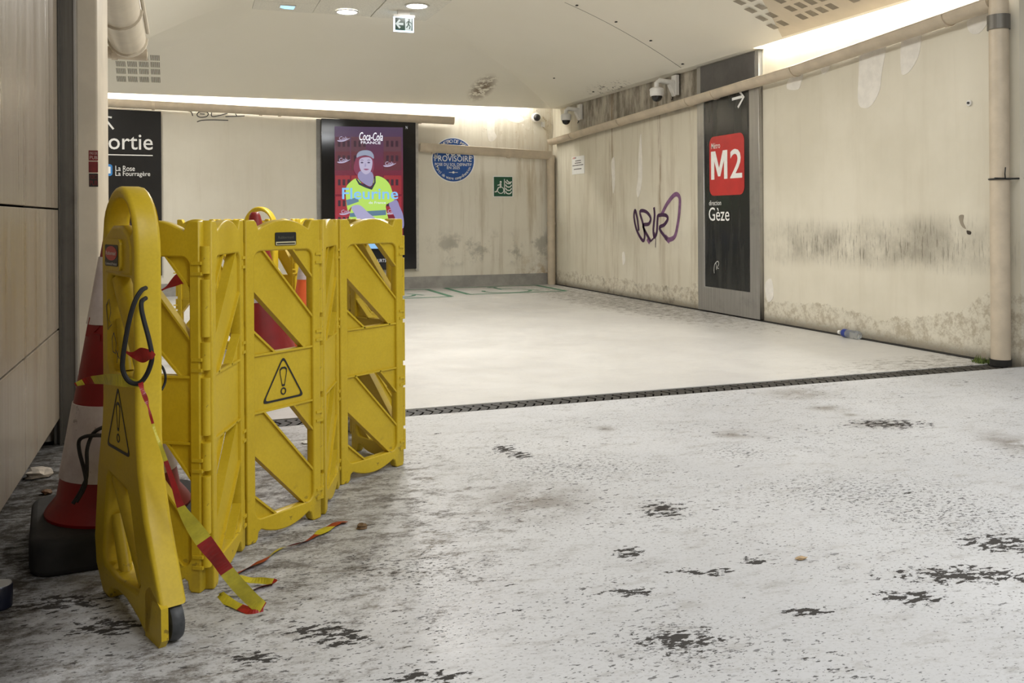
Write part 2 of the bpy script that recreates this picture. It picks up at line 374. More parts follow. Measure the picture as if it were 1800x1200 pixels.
def mat_cladding():
    t = NT('beige_cladding_panel'); x, y, z = t.xyz(t.pos)
    st = t.noise(t.comb(t.mul(y, 16.0), t.mul(z, 0.5), 0.0), 1.0, 5, 0.6)
    col = t.mix(t.mr(st, 0.3, 0.7), (0.235, 0.195, 0.145), (0.28, 0.238, 0.182))
    run = t.noise(t.comb(t.mul(y, 9.0), t.mul(z, 0.35), 4.0), 1.0, 4, 0.5)
    col = t.mix(t.mul(t.mr(run, 0.52, 0.66), t.mr(z, 0.7, 0.2, 0.2, 0.55)), col, (0.19, 0.12, 0.08))
    return t.done(col, t.mr(st, 0.3, 0.7, 0.26, 0.42), 0.0, 0.55)
MAT['clad'] = mat_cladding()

def mat_steel(name, c0, c1, rough, metal):
    t = NT(name); x, y, z = t.xyz(t.pos)
    st = t.noise(t.comb(t.mul(x, 60.0), t.mul(y, 60.0), t.mul(z, 1.2)), 1.0, 4, 0.6)
    dirt = t.noise(t.pos, 5, 6, 0.65)
    col = t.mix(t.mr(st, 0.3, 0.7), c0, c1); col = t.mix(t.mul(t.mr(dirt, 0.5, 0.75), 0.4), col, tuple(c*0.5 for c in c0))
    return t.done(col, rough, metal)
MAT['jamb'] = mat_steel('dark_steel_jamb', (0.135, 0.125, 0.11), (0.18, 0.17, 0.15), 0.45, 0.55)
MAT['steel'] = mat_steel('brushed_steel', (0.36, 0.35, 0.33), (0.44, 0.43, 0.41), 0.33, 0.75)
MAT['column'] = simple('cream_column_paint', (0.60, 0.53, 0.42), 0.5, 0, 0.08, 4)
MAT['gutter'] = simple('beige_gutter_plastic', (0.54, 0.46, 0.35), 0.42, 0, 0.09, 7)
MAT['gutterl'] = simple('pale_gutter_plastic', (0.58, 0.52, 0.42), 0.3, 0, 0.07, 7)
MAT['black'] = simple('black_plastic', (0.012, 0.012, 0.013), 0.35, 0, 0.2)
MAT['rubber'] = simple('black_rubber', (0.012, 0.011, 0.010), 0.8, 0, 0.4, 12, 0.2)
MAT['white'] = simple('white_plastic', (0.74, 0.73, 0.70), 0.4, 0, 0.05)
MAT['wprint'] = flat('white_print', (0.82, 0.82, 0.80))
MAT['bprint'] = flat('black_print', (0.012, 0.012, 0.012), 0.4)
MAT['tube'] = emit('fluorescent_tube_light', (1.0, 0.965, 0.89), 66)
MAT['disc'] = emit('downlight_disc_light', (1.0, 0.97, 0.92), 26)

# ================================================================== the setting
def S(o, label=None): o['kind'] = 'structure'; return o
# floor: two slabs joined with the trench between them left open
mb = MB(); mb.box((-0.64, -3.3, -0.08), (5.0, DR0, 0)); mb.box((-4.2, DR1, -0.08), (XR, YB, 0)); mb.box((-0.9, DR0-0.02, -0.12), (XR+.1, DR1+0.02, -0.081))
S(mb.build('floor', MAT['floor']))
S(MB().box((-4.3, YB, -0.1), (XR+0.1, YB+0.12, 3.3)).build('wall_back', MAT['wb']))
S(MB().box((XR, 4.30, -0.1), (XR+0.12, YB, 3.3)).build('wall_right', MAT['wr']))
S(MB().box((5.0, -3.4, -0.1), (5.1, 4.30, 3.3)).box((XR+.12, 4.28, -.1), (5.0, 4.30, 3.3)).build('wall_right_hall', MAT['steel']))
S(MB().box((-0.7, -3.4, -0.1), (5.1, -3.3, 3.3)).build('wall_front', MAT['column']))
S(MB().box((-4.3, 4.42, -0.1), (-4.2, YB, 3.3)).build('wall_left_far', MAT['wb']))
S(MB().box((-4.3, 4.50, -0.1), (-0.62, 4.62, 3.3)).build('wall_left_return', MAT['column']))
# baseboard of the back wall and a dirty rut at the foot of the right wall
S(MB().box((-4.2, YB-0.02, 0.0), (XR-0.02, YB, 0.155)).build('baseboard_back', MAT['skirt']))
S(MB().box((XR-0.05, DR1, 0.001), (XR, YB-0.02, 0.006)).build('trim_1', MAT['rubber']))

# left cladding: backing wall and separate panels with open joints
XL = -0.505
wl = S(MB().box((XL-0.20, -3.3, -0.1), (XL-0.14, 4.33, 3.3)).build('wall_left', MAT['dark']))
rows = [(0.115, 0.487), (0.494, 0.990), (0.997, 2.1), (2.107, 3.2)]
cols_low = [(-3.2, -0.6), (-0.596, 1.9), (1.904, 4.26)]
cols_up = [(-3.2, -0.6), (-0.596, 1.9), (1.904, 3.915), (3.917, 4.26)]
for r, (z0, z1) in enumerate(rows):
    for (y0, y1) in (cols_low if r < 2 else cols_up):
        m = plate_mesh('panel', [[(y0, z0), (y1, z0), (y1, z1), (y0, z1)]], 0.02, 0.002)
        m.transform(Matrix(((0, 0, 1, XL-0.01), (1, 0, 0, 0), (0, 1, 0, 0), (0, 0, 0, 1)))); link('panel', m, MAT['clad'], wl)
# steel jamb and square cream column at the end of the cladding
j = S(MB().box((-0.530, 4.30, 0.0), (-0.44, 4.42, 3.2)).box((-0.505, 4.27, 0.0), (-0.498, 4.31, 3.2)).build('trim_2', MAT['jamb']))
MB().box((-0.446, 4.29, 0.0), (-0.437, 4.43, 3.2)).build('edge_strip', MAT['steel'], j)
MB().box((-0.518, 4.2935, 0.0), (-0.5165, 4.30, 3.2)).build('groove', MAT['dark'], j)
m = plate_mesh('column', [rrect(-0.62, 4.36, -0.358, 4.92, 0.012)], 3.2, 0.0); m.transform(Matrix.Translation((0, 0, 1.6)))
S(link('wall_column', m, MAT['column']))

# ---- vaulted ceiling of the far bay
EX, EY, SX, SY, ZC = 4.75, 11.72, 2.37, 2.40, 3.0
def prof(s): return 2.435 + (ZC-2.435)*(1-(1-s)**1.7)
ceil = S(MB().box((-4.3, -3.4, 3.16), (5.1, YB+0.1, 3.28)).build('ceiling', MAT['ceil']))
NS = 22; ss = [i/NS for i in range(NS+1)]
mb = MB(); vs = []
for s in ss: vs += [(EX-SX*s, 4.30, prof(s)), (EX-SX*s, EY-SY*s, prof(s))]
mb.add(vs, [(2*i, 2*i+2, 2*i+3, 2*i+1) for i in range(NS)])
mb.build('vault_right', MAT['ceil'], ceil, True)
def zs(X): return ZC - 0.24*min(max(0.62-X, 0), 0.97)
mb = MB(); vs = []
for s in ss: vs += [(0.62, EY-SY*s, prof(s)), (EX-SX*s, EY-SY*s, prof(s))]
mb.add(vs, [(2*i, 2*i+1, 2*i+3, 2*i+2) for i in range(NS)])
xs = [0.62-0.97*i/8 for i in range(9)] + [-0.9, -4.2]
vs = []
for X in xs:
    zt = zs(X); smax = 1-(1-min((zt-2.435)/(ZC-2.435), 1.0))**(1/1.7)
    vs += [(X, EY-SY*smax*k/NS, prof(smax*k/NS)) for k in range(NS+1)] + [(X, 9.0, zt)]
k = NS+2
mb.add(vs, [(a*k+b, (a)*k+b+1, (a+1)*k+b+1, (a+1)*k+b) for a in range(len(xs)-1) for b in range(k-1)])
mb.build('vault_back', MAT['ceil'], ceil, True)
mb = MB(); vs = []
LP = [(-0.36, 2.575), (-0.315, 2.602), (-0.12, 2.707), (0.066, 2.809), (0.278, 2.903), (0.45, 2.965), (0.62, 3.0)]
for (X, Z) in LP: vs += [(X, 4.30, Z), (X, 9.0, Z)]
mb.add(vs, [(2*i, 2*i+1, 2*i+3, 2*i+2) for i in range(len(LP)-1)])
mb.build('vault_left', MAT['ceil'], ceil, True)
# edge of the left slope, soffit of the side passage, fascias of the light coves
mb = MB()
mb.box((-0.39, 4.30, 2.575), (-0.36, 9.0, 3.15)); mb.box((-4.2, 4.62, 2.68), (-0.39, 9.0, 2.72)); mb.box((-4.2, 8.97, 2.68), (-0.37, 9.0, 3.15))
mb.box((EX, 4.30, 2.434), (EX+0.012, 6.96, 2.50)); mb.box((EX, 6.96, 2.434), (XR, EY, 2.46)); mb.box((-4.2, EY, 2.434), (EX, EY+0.012, 2.50))
mb.build('cove_edge', MAT['ceil'], ceil)
# hall ceiling on this side and its header
S(MB().box((-0.6, -3.3, 2.95), (5.0, 4.30, 3.0)).build('ceiling_hall', MAT['ceil']))
# flat tiled strip
TX = [0.62, 1.205, 1.79, 2.38]; TY = [9.32, 8.93, 8.34, 7.75, 7.16, 6.57, 5.98, 5.39, 4.8, 4.30]
DL = [(1.521, 9.127), (2.111, 8.627)]
for i in range(3):
    for jx in range(len(TY)-1):
        z = ZC + (0.004 if jx == 0 and i == 1 else 0.0) - (0.008 if (i, jx) == (2, 1) else 0)
        mb = MB().box((TX[i]+0.003, TY[jx+1]+0.003, z), (TX[i+1]-0.003, TY[jx]-0.003, z+0.02))
        mb.build('ceiling_tile', MAT['tile'], ceil)
MB().box((0.62, 4.3, 3.022), (2.38, 9.32, 3.03)).build('tile_backing', MAT['slot'], ceil)
# perforated board on the right slope: raised board plus slot groups
def vault_r(s, y, d=0.0):           # point on the right slope, d metres below it
    s2 = max(min(s, 1), 0); ds = 1e-3; a = Vector((EX-SX*s2, y, prof(s2))); b = Vector((EX-SX*(s2+ds), y, prof(min(s2+ds, 1))))
    tn = (b-a).normalized(); n = Vector((0, 1, 0)).cross(tn).normalized()
    if n.z > 0: n = -n
    return a + n*d, tn, n
mb = MB(); vs = []; K = 14
for i in range(K+1):
    s = 0.012 + 0.72*i/K; y1 = 6.50 - 2.05*s
    p, _, _ = vault_r(s, y1, 0.008); q, _, _ = vault_r(s, 4.32, 0.008); p2, _, _ = vault_r(s, y1, 0.0)
    vs += [q, p, p2]
mb.add(vs, [(3*i, 3*i+1, 3*i+4, 3*i+3) for i in range(K)] + [(3*i+1, 3*i+2, 3*i+5, 3*i+4) for i in range(K)])
pb = mb.build('perforated_board', MAT['perf'], ceil, True)
sl = MB()
for k in range(8): sl.box((-0.036+0.0093*k, -0.042, -0.0006), (-0.036+0.0093*k+0.0045, 0.042, 0.0006))
slm = sl.mesh('slot_group'); slm.materials.append(simple('slot_tan', (0.30, 0.26, 0.20), 0.9, 0, 0.05))
def vault_r_at(px, py):             # where a line of sight meets the right slope
    lo, hi = 0.0, 1.0; d = ray(px, py)
    for _ in range(40):
        m = (lo+hi)/2; p = CAM+d*((EX-SX*m)/d.x)
        if p.z > prof(m): lo = m
        else: hi = m
    return m, p
for a in range(0, 6):
    for b in (0, 1, 2.9, 3.9, 4.9, 5.9, 8.0, 9.0, 10.0, 11.0):
        if a > 0 and 7 < b: continue
        px, py = 1358.5-19.3*a+17.6*b, 45-14.2*a-6.0*b
        if py < -45: continue
        s, p = vault_r_at(px, py)
        if s < 0.03: continue
        p, tn, n = vault_r(s, p.y, 0.0092)
        o = link('slot_group', slm, None, ceil); yv = tn; xv = Vector((0, 1, 0)); zv = xv.cross(yv); mm = Matrix.Identity(4)
        for i in range(3): mm[i][0] = xv[i]; mm[i][1] = yv[i]; mm[i][2] = zv[i]; mm[i][3] = p[i]
        o.matrix_world = mm
# slots on the back slope (left end)
sl = MB()
for k in range(7): sl.box((-0.046+0.0145*k, -0.066, -0.0006), (-0.046+0.0145*k+0.006, 0.066, 0.0006))
slb = sl.mesh('slot_group'); slb.materials.append(MAT['slot'])
def vault_b_at(px, py):             # where a photo pixel meets the back slope
    lo, hi = 0.0, 1.0; d = ray(px, py)
    for _ in range(40):
        m = (lo+hi)/2; p = CAM + d*((EY-SY*m)/d.y)
        if p.z > prof(m): lo = m
        else: hi = m
    return m, p
for c in range(4):
    for r in range(6):
        if (r < 2 and c < 3) or (r == 2 and c < 2): continue
        px = 213+c*20.3-(0.9*(5-r)*0.6); py = [62, 76, 90, 101, 124, 137][r] + 0; py = [64, 76, 100, 112, 124.5, 138.5][r] + 1.0*c*0.5
        s, p = vault_b_at(px, py); b = Vector((p.x, EY-SY*(s+1e-3), prof(s+1e-3))); a = Vector((p.x, EY-SY*s, prof(s)))
        yv = (b-a).normalized(); xv = Vector((1, 0, 0)); zv = xv.cross(yv)
        o = link('slot_group', slb, None, ceil); mm = Matrix.Identity(4); q = a - zv*0.0015 if zv.z > 0 else a + zv*0.0015
        for i in range(3): mm[i][0] = xv[i]; mm[i][1] = yv[i]; mm[i][2] = zv[i]; mm[i][3] = q[i]
        o.matrix_world = mm
# joint of two boards on the right slope with its screws
jp = []
for i in range(13):
    s = 0.01+0.62*i/12; p, tn, n = vault_r(s, 8.16-0.75*s, 0.0012); jp.append(p)
mb = MB(); stroke(mb, jp, 0.006, Vector((0.3, 0, -0.95))); mb.build('board_joint', MAT['slot'], ceil)
mb = MB()
for (q) in ((1200, 112), (1144, 71), (1083, 38), (1014, 9), (974, 137), (1043, 161)):
    lo, hi = 0.0, 1.0; d = ray(*q)
    for _ in range(40):
        m = (lo+hi)/2; p = CAM+d*((EX-SX*m)/d.x)
        if p.z > prof(m): lo = m
        else: hi = m
    mb.obox(p-Vector((0, 0, 0.003)), (0.009, 0, 0), (0, 0.014, 0), (0, 0, 0.004))
mb.build('screw_holes', MAT['rubber'], ceil)

# ---- light coves: fluorescent battens hidden behind the ceiling edges
def batten(name, a, b, label, group='hidden cove lamps'):
    a = Vector(a); b = Vector(b); root = empty(name, a)
    mb = MB(); mb.tube([a, b], 0.014, 10); inv(mb.build('tube', MAT['tube'], root, True))
    d = (b-a).normalized(); mid = (a+b)/2 + Vector((0, 0, 0.035))
    sd = d.cross(Vector((0, 0, 1)))
    inv(MB().obox(mid, d*((b-a).length/2+0.02), sd*0.02, Vector((0, 0, 0.018))).build('housing', MAT['white'], root))
    tag(root, label, 'lamp', group)
for k in range(4):
    x0 = -2.2+1.7*k
    batten('cove_lamp', (x0, 11.86, 2.56), (x0+1.6, 11.86, 2.56), 'fluorescent cove lamp glowing above the back wall, number %s from the corner camera' % ('four', 'three', 'two', 'one')[k])
batten('cove_lamp', (4.825, 4.45, 2.52), (4.825, 5.65, 2.52), 'fluorescent cove lamp glowing over the right wall beside the corner drainpipe')
batten('cove_lamp', (4.825, 5.72, 2.52), (4.825, 6.92, 2.52), 'fluorescent cove lamp glowing over the right wall next to the black direction sign')

# ================================================================== gutters and pipes
def gutter(name, pts, r, m, label, straps=(), group=None, closed_end=True, cat='gutter', deep=0.0):
    pts = [Vector(p) for p in pts]; root = empty(name, pts[0]); N = 12
    mb = MB(); vs = []; d0 = (pts[-1]-pts[0]).normalized(); side = d0.cross(Vector((0, 0, 1))).normalized(); up = side.cross(d0)
    dp = deep/r; ring = [(math.cos(math.pi+math.pi*k/N), math.sin(math.pi+math.pi*k/N)-(dp if 0 < k < N else 0)) for k in range(N+1)]
    pr = [(a*r, b*r) for a, b in ring] + [(r*0.94, 0.0)] + [(a*r*0.94, b*r*0.94) for a, b in reversed(ring)][1:-1] + [(-r*0.94, 0.0)]
    K = len(pr)
    for p in pts: vs += [p+side*a+up*b for a, b in pr]
    fs = [(i*K+k, i*K+(k+1) % K, (i+1)*K+(k+1) % K, (i+1)*K+k) for i in range(len(pts)-1) for k in range(K)]
    fs += [tuple(range(K-1, -1, -1)), tuple(range((len(pts)-1)*K, len(pts)*K))]
    mb.add(vs, fs)
    if closed_end:
        for p in (pts[0], pts[-1]): mb.add([p+side*a*r+up*b*r for a, b in ring], [tuple(range(N+1))])
    inv(mb.build('channel', m, root, True))
    for sg in (-1, 1):
        lp = MB().tube([p+side*sg*r*0.98+up*0.004 for p in pts], 0.0065, 6); inv(lp.build('rim', m, root, True))
    tot = sum((pts[i+1]-pts[i]).length for i in range(len(pts)-1))
    for f in straps:
        q = f*tot
        for i in range(len(pts)-1):
            L = (pts[i+1]-pts[i]).length
            if q <= L+1e-6: break
            q -= L
        d = (pts[i+1]-pts[i]).normalized(); c = pts[i]+d*q; mb = MB(); vs = []
        for t in (-0.018, 0.018):
            for a, b in ring:
                vs.append(c+d*t+side*a*r*1.12+up*b*r*1.12); vs.append(c+d*t+side*a*r*0.99+up*b*r*0.99)
        M2 = 2*(N+1)
        fs = []
        for k in range(N):
            fs += [(2*k, 2*k+2, M2+2*k+2, M2+2*k), (2*k, 2*k+1, 2*k+3, 2*k+2), (M2+2*k, M2+2*k+2, M2+2*k+3, M2+2*k+1)]
        mb.add(vs, fs); inv(mb.build('bracket', m, root))
    tag(root, label, cat, group); return root
GY = YB-0.105
gutter('roof_gutter', [(-3.2, GY, 2.42), (3.40, GY, 2.282)], 0.062, MAT['gutter'], 'long beige gutter hanging over the screen on the back wall', (0.43, 0.62, 0.655, 0.93), deep=0.028)
gutter('roof_gutter', [(2.93, GY, 1.925), (4.80, GY, 1.845)], 0.058, MAT['gutter'], 'short beige gutter crossing in front of the blue round sticker', (0.10, 0.67), deep=0.05)
gutter('roof_gutter', [(4.80, 11.83, 2.005), (4.80, 6.35, 2.175), (4.80, 4.42, 2.295)], 0.066, MAT['gutter'], 'very long beige gutter running along the right wall over the black sign',
       (0.10, 0.29, 0.50, 0.565, 0.73, 0.95))
gutter('roof_gutter', [(-0.36, 4.95, 2.20), (-0.36, 6.62, 2.155)], 0.115, MAT['gutterl'], 'wide pale gutter under the ceiling beside the cream column', (0.52, 0.99))
gutter('roof_gutter', [(-1.6, 6.70, 2.115), (-0.24, 6.70, 2.085)], 0.062, MAT['gutter'], 'gutter stub beneath the end of the wide pale gutter', (0.85,))
MB().tube([(-0.235, 4.95, 2.25), (-0.235, 6.60, 2.20)], 0.014, 8).build('rod', MAT['gutterl']); rod = bpy.data.objects['rod']; rod.name = 'conduit_rod'
tag(rod, 'thin pale rod running along the wide pale gutter', 'conduit')

def vpipe(name, c, r, z0, z1, m, label, collars=(), elbow=None):
    root = empty(name, (c[0], c[1], 0)); mb = MB()
    path = [(0, 0, z0), (0, 0, z1)]
    if elbow: path += [(elbow[0]*f, elbow[1]*f, z1+elbow[2]*g) for f, g in ((0.12, 0.55), (0.5, 0.9), (1, 1))]
    mb.tube(path, r, 20, True); mb.build('pipe', m, root, True)
    for z in collars: MB().tube([(0, 0, z-0.02), (0, 0, z+0.02)], r*1.12, 20).build('collar', m, root, True)
    tag(root, label, 'pipe'); return root
p = onY(969, 400, GY); vpipe('drain_pipe', (p.x, GY, 0), 0.055, 0.0, 1.80, MAT['gutter'], 'beige drainpipe down the corner of the back wall', (0.85, 1.72))
p = vpipe('drain_pipe', (4.80, 4.38, 0), 0.057, 0.03, 2.35, MAT['gutter'], 'beige drainpipe at the near end of the right wall', ())
MB().tube([(0, 0, 2.10), (0, 0, 2.19)], 0.066, 20).build('rubber_sleeve', MAT['jamb'], p, True)
MB().tube([(0, 0, 0.0), (0, 0, 0.04)], 0.062, 20).build('foot_ring', MAT['rubber'], p, True)
# cable tie round the right pipe
z = 1.165; mb = MB(); mb.tube([(4.80+0.06*math.cos(a*math.pi/12), 4.38+0.06*math.sin(a*math.pi/12), z) for a in range(24)], 0.006, 6, closed=True)
mb.tube([(4.78, 4.319, z), (4.755, 4.30, z+0.03), (4.76, 4.30, z+0.07)], 0.004, 6); mb.tube([(4.80, 4.32, z), (4.95, 4.30, z+0.004)], 0.006, 6); mb.tube([(4.80, 4.32, z), (4.70, 4.325, z+0.002)], 0.006, 6)
tag(mb.build('cable_tie', MAT['black'], None, True), 'black cable tie knotted round the right drainpipe', 'cable tie')
# moss tuft at its foot
random.seed(3); mb = MB()
for k in range(150):
    a = random.uniform(0, 6.28); rr = 0.07*math.sqrt(random.random()); b = Vector((4.79+rr*math.cos(a)*0.9, 4.50+rr*math.sin(a), 0)); h = random.uniform(0.01, 0.035) + (0.02 if random.random() < 0.15 else 0)
    t = b+Vector((random.uniform(-.02, .02), random.uniform(-.02, .02), h)); s = Vector((random.uniform(-1, 1), random.uniform(-1, 1), 0)).normalized()*0.005
    mb.add([b-s, b+s, t], [(0, 1, 2)])
tag(mb.build('moss', simple('moss_green', (0.10, 0.14, 0.03), 0.9)), 'green moss tuft at the foot of the right drainpipe', 'moss', kind='stuff')

# ================================================================== signs on the walls
V3 = Vector
FB = lambda d=0.0: (V3((0, YB-d, 0)), V3((1, 0, 0)), V3((0, 0, 1)), V3((0, -1, 0)))        # back wall frame: u = X, v = Z
FR = lambda d=0.0: (V3((XR-d, 0, 0)), V3((0, -1, 0)), V3((0, 0, 1)), V3((-1, 0, 0)))       # right wall frame: u = -Y, v = Z
def bq(x, y, d=0.0): p = onY(x, y, YB-d); return (p.x, p.z)
def rq(x, y, d=0.0): p = onX(x, y, XR-d); return (-p.y, p.z)
def poly(name, pts, fr, d, m, parent, th=0.0006):
    return MB().prism(pts, fr, d-th, d).build(name, m, parent)
def disc(c, r, n=32, ry=None): return [(c[0]+r*math.cos(2*math.pi*k/n), c[1]+(ry or r)*math.sin(2*math.pi*k/n)) for k in range(n)]
def letters(body, fr, a, b, d, m, parent, bold=0.0, shear=0.0, spacing=1.0):   # a = lower left, b = upper right
    return link('lettering', fit_text(body, fr, a[0], b[0], a[1], b[1], d, bold, shear, spacing), m, parent)
def line(name, pts, wd, fr, d, m, parent):
    mb = MB(); o, u, v, n = fr; stroke(mb, [o+u*a+v*b for a, b in pts], wd, n, d); return mb.build(name, m, parent)
BLACKP = simple('black_sign_panel', (0.010, 0.010, 0.011), 0.28, 0, 0.2, 3)

MPOLY = [(0, 0), (0, 1), (.27, 1), (.5, .40), (.73, 1), (1, 1), (1, 0), (.80, 0), (.80, .66), (.57, .10), (.43, .10), (.20, .66), (.20, 0)]
# ---- exit direction sign
fr = FB(); D = 0.025; s0 = empty('direction_sign', (0, YB, 0)); root = s0
def B(o): return inv(o)
tl = bq(283, 196, D); br = bq(283, 484, D)
panel = [(-1.42, br[1]), (tl[0], br[1]), (tl[0], tl[1]), (-1.42, tl[1]+0.02)]
B(poly('panel', panel, fr, D, BLACKP, root, D))
d = D+0.002
B(letters('Sortie', fr, bq(172, 262, D), bq(268.5, 235, D), d, MAT['wprint'], root, 0.012))
B(line('rule', [bq(150, 271, D), bq(268.5, 273.3, D)], 0.012, fr, d, MAT['wprint'], root))
B(letters('La Rose', fr, bq(203, 300.3, D), bq(237, 291.5, D), d, MAT['wprint'], root, 0.008))
B(letters('La Fourragère', fr, bq(203, 311.5, D), bq(264, 301.5, D), d, MAT['wprint'], root, 0.008))
BLUE = flat('blue_print', (0.03, 0.20, 0.52))
q0 = bq(172, 309, D); q1 = bq(197.5, 288.5, D); B(poly('badge', rrect(q0[0], q0[1], q1[0], q1[1], 0.03), fr, d, BLUE, root))
mw_ = (q1[0]-q0[0]-.04); mh_ = q1[1]-q0[1]-.06
B(poly('lettering', [(q0[0]+.02+mw_*.58*a, q0[1]+.03+mh_*b) for a, b in MPOLY], fr, d+.0015, MAT['wprint'], root)); B(letters('1', fr, (q0[0]+.02+mw_*.70, q0[1]+.03), (q1[0]-.02, q1[1]-.03), d+.0015, MAT['wprint'], root, .02))
c = bq(181, 204, D); B(line('arrow', [bq(199.5, 227, D), c], 0.022, fr, d, MAT['wprint'], root)); B(line('arrow', [bq(196.5, 206.5, D), c, bq(182, 223, D)], 0.022, fr, d, MAT['wprint'], root))
tag(root, 'black exit direction sign with white lettering on the back wall', 'sign')

# ---- M2 sign in its steel frame on the right wall
fr = FR(); D = 0.045; root = empty('platform_sign', (XR, 7.5, 0))
y0, y1 = -8.035, -6.985
fm = plate_mesh('frame', [[(y0, 0.012), (y1, 0.012), (y1, 2.432), (y0, 2.432)], [(-7.915, 0.248), (-7.135, 0.248), (-7.135, 2.38), (-7.915, 2.38)]], D, 0.003)
fm.transform(Matrix(((0, 0, -1, XR-D/2), (-1, 0, 0, 0), (0, 1, 0, 0), (0, 0, 0, 1)))); B(link('frame', fm, MAT['steel'], root))
GP = NT('dark_sign_glass'); zz = GP.xyz(GP.pos)[2]; sm = GP.noise(GP.mapp(GP.pos, sc=(1, 6, 0.6)), 1.0, 5, 0.6)
GP.done(GP.mix(GP.mr(sm, 0.5, 0.8), (0.010, 0.011, 0.011), (0.05, 0.05, 0.045)), GP.mr(sm, 0.3, 0.7, 0.18, 0.34), 0, 0.5)
B(poly('panel', [(-7.925, 0.238), (-7.125, 0.238), (-7.125, 2.39), (-7.925, 2.39)], fr, D-0.008, GP.m, root, 0.015))
B(poly('top_board', [(-7.96, 2.10), (-7.04, 2.10), (-7.04, 2.425), (-7.96, 2.425)], fr, D+0.004, simple('grey_board', (0.085, 0.08, 0.075), 0.6, 0, 0.2, 4), root, 0.004))
RED = simple('red_badge', (0.50, 0.030, 0.028), 0.32, 0, 0.08, 6)
Df = D-0.006; a = rq(1247.5, 345, Df); b = rq(1308, 230, Df); b2 = rq(1308, 341, Df); a2 = rq(1247.5, 243, Df)
zb = (a[1]+b2[1])/2; zt = (b[1]+a2[1])/2
B(poly('badge', rrect(a[0], zb, b[0], zt, 0.075, 6), fr, Df+0.001, RED, root))
zM0, zM1 = rq(1250.5, 316, Df)[1], rq(1280, 263, Df)[1]
mx0, mx1 = rq(1250.5, 315, Df)[0], rq(1279, 300, Df)[0]
B(poly('lettering', [(mx0+(mx1-mx0)*a, zM0+(zM1-zM0)*b) for a, b in MPOLY], fr, Df+0.003, MAT['wprint'], root)); B(letters('2', fr, (rq(1284, 315, Df)[0], zM0), (rq(1305, 300, Df)[0], zM1), Df+0.003, MAT['wprint'], root, 0.03))
B(letters('Métro', fr, (rq(1250.8, 260, Df)[0], rq(1251, 262, Df)[1]), (rq(1266, 252, Df)[0], rq(1258, 251, Df)[1]), Df+0.003, MAT['wprint'], root, 0.004))
B(letters('direction', fr, (rq(1247, 360, Df)[0], rq(1247, 361, Df)[1]), (rq(1268, 352, Df)[0], rq(1258, 352, Df)[1]), Df+0.003, MAT['wprint'], root, 0.006))
B(letters('Gèze', fr, (rq(1246.5, 387, Df)[0], rq(1246, 388, Df)[1]), (rq(1282.5, 366, Df)[0], rq(1264, 364, Df)[1]), Df+0.003, MAT['wprint'], root, 0.012))
tip = rq(1308, 170, Df); B(line('arrow', [rq(1287, 174.5, Df), (tip[0]-0.02, tip[1]+0.005)], 0.026, fr, Df+0.003, MAT['wprint'], root)); B(line('arrow', [rq(1300.5, 161, Df), tip, rq(1297.5, 189, Df)], 0.026, fr, Df+0.003, MAT['wprint'], root))
mb = MB(); o, u, v, n = fr
for st in ([(1256, 480), (1255.5, 473), (1257, 464), (1262, 459), (1264, 464), (1261, 470), (1264, 472)], [(1259, 462), (1260, 474)]):
    stroke(mb, [o+u*a+v*b for a, b in smooth2([rq(*q, Df) for q in st], 4)], 0.008, n, Df+0.003)
B(mb.build('scratches', simple('scratch_white', (0.5, 0.5, 0.48), 0.7), root))
tag(root, 'tall black sign with red M2 badge in a brushed steel frame', 'sign')

# ---- blue round sticker
fr = FB(); root = empty('round_sticker', (0, YB, 0)); d = 0.003; c = bq(796.8, 281); R = (bq(834.8, 281)[0]-bq(758.5, 281)[0])/2
B(poly('rim', disc(c, R, 48), fr, d, MAT['wprint'], root, 0.002)); B(poly('disc', disc(c, R*0.955, 48), fr, d+0.001, simple('sticker_blue', (0.010, 0.075, 0.30), 0.35, 0, 0.05), root))
d += 0.003
def arc_text(body, rad, a0, a1, h, inside, bold):
    mesh = None; n = len(body); mb = MB()
    for i, ch in enumerate(body):
        if ch == ' ': continue
        me = text_mesh(ch, bold); a = math.radians(a0+(a1-a0)*i/(n-1)); w2 = (max(p.co.x for p in me.vertices)+min(p.co.x for p in me.vertices))/2
        er = V3((math.cos(a), math.sin(a))); et = V3((math.sin(a), -math.cos(a))) if not inside else V3((-math.sin(a), math.cos(a)))
        upv = er if not inside else -er; vs = []
        for p in me.vertices:
            q = V3(c)+er*rad+et*((p.co.x-w2)*h)+upv*(p.co.y*h); vs.append(fr[0]+fr[1]*q.x+fr[2]*q.y+fr[3]*d)
        mb.add(vs, [tuple(pl.vertices) for pl in me.polygons]); bpy.data.meshes.remove(me)
    return B(mb.build('lettering', MAT['wprint'], root))
arc_text('RESEAU METRO DE MARSEILLE', R*0.76, 172, 8, R*0.21, False, 0.012)
arc_text('Merci de votre compréhension', R*0.88, 205, 335, R*0.19, True, 0.004)
B(letters('SOL', fr, bq(784, 273.5), bq(809, 258), d, MAT['wprint'], root, 0.015))
B(letters('PROVISOIRE', fr, bq(763.8, 283.3), bq(828.8, 274), d, MAT['wprint'], root, 0.015))
B(letters('POSE DU SOL DEFINITIF', fr, bq(764.3, 291.3), bq(828.8, 287), d, MAT['wprint'], root, 0.015))
B(letters('EN 2025', fr, bq(785.5, 297), bq(808, 292.6), d, MAT['wprint'], root, 0.015))
B(line('rule', [bq(789, 302.8), bq(804.5, 303)], 0.006, fr, d, MAT['wprint'], root)); B(poly('dot', disc(bq(796.8, 302.9), 0.016, 12), fr, d+0.0005, MAT['wprint'], root))
tag(root, 'blue round sticker with white French lettering on the back wall', 'sticker')

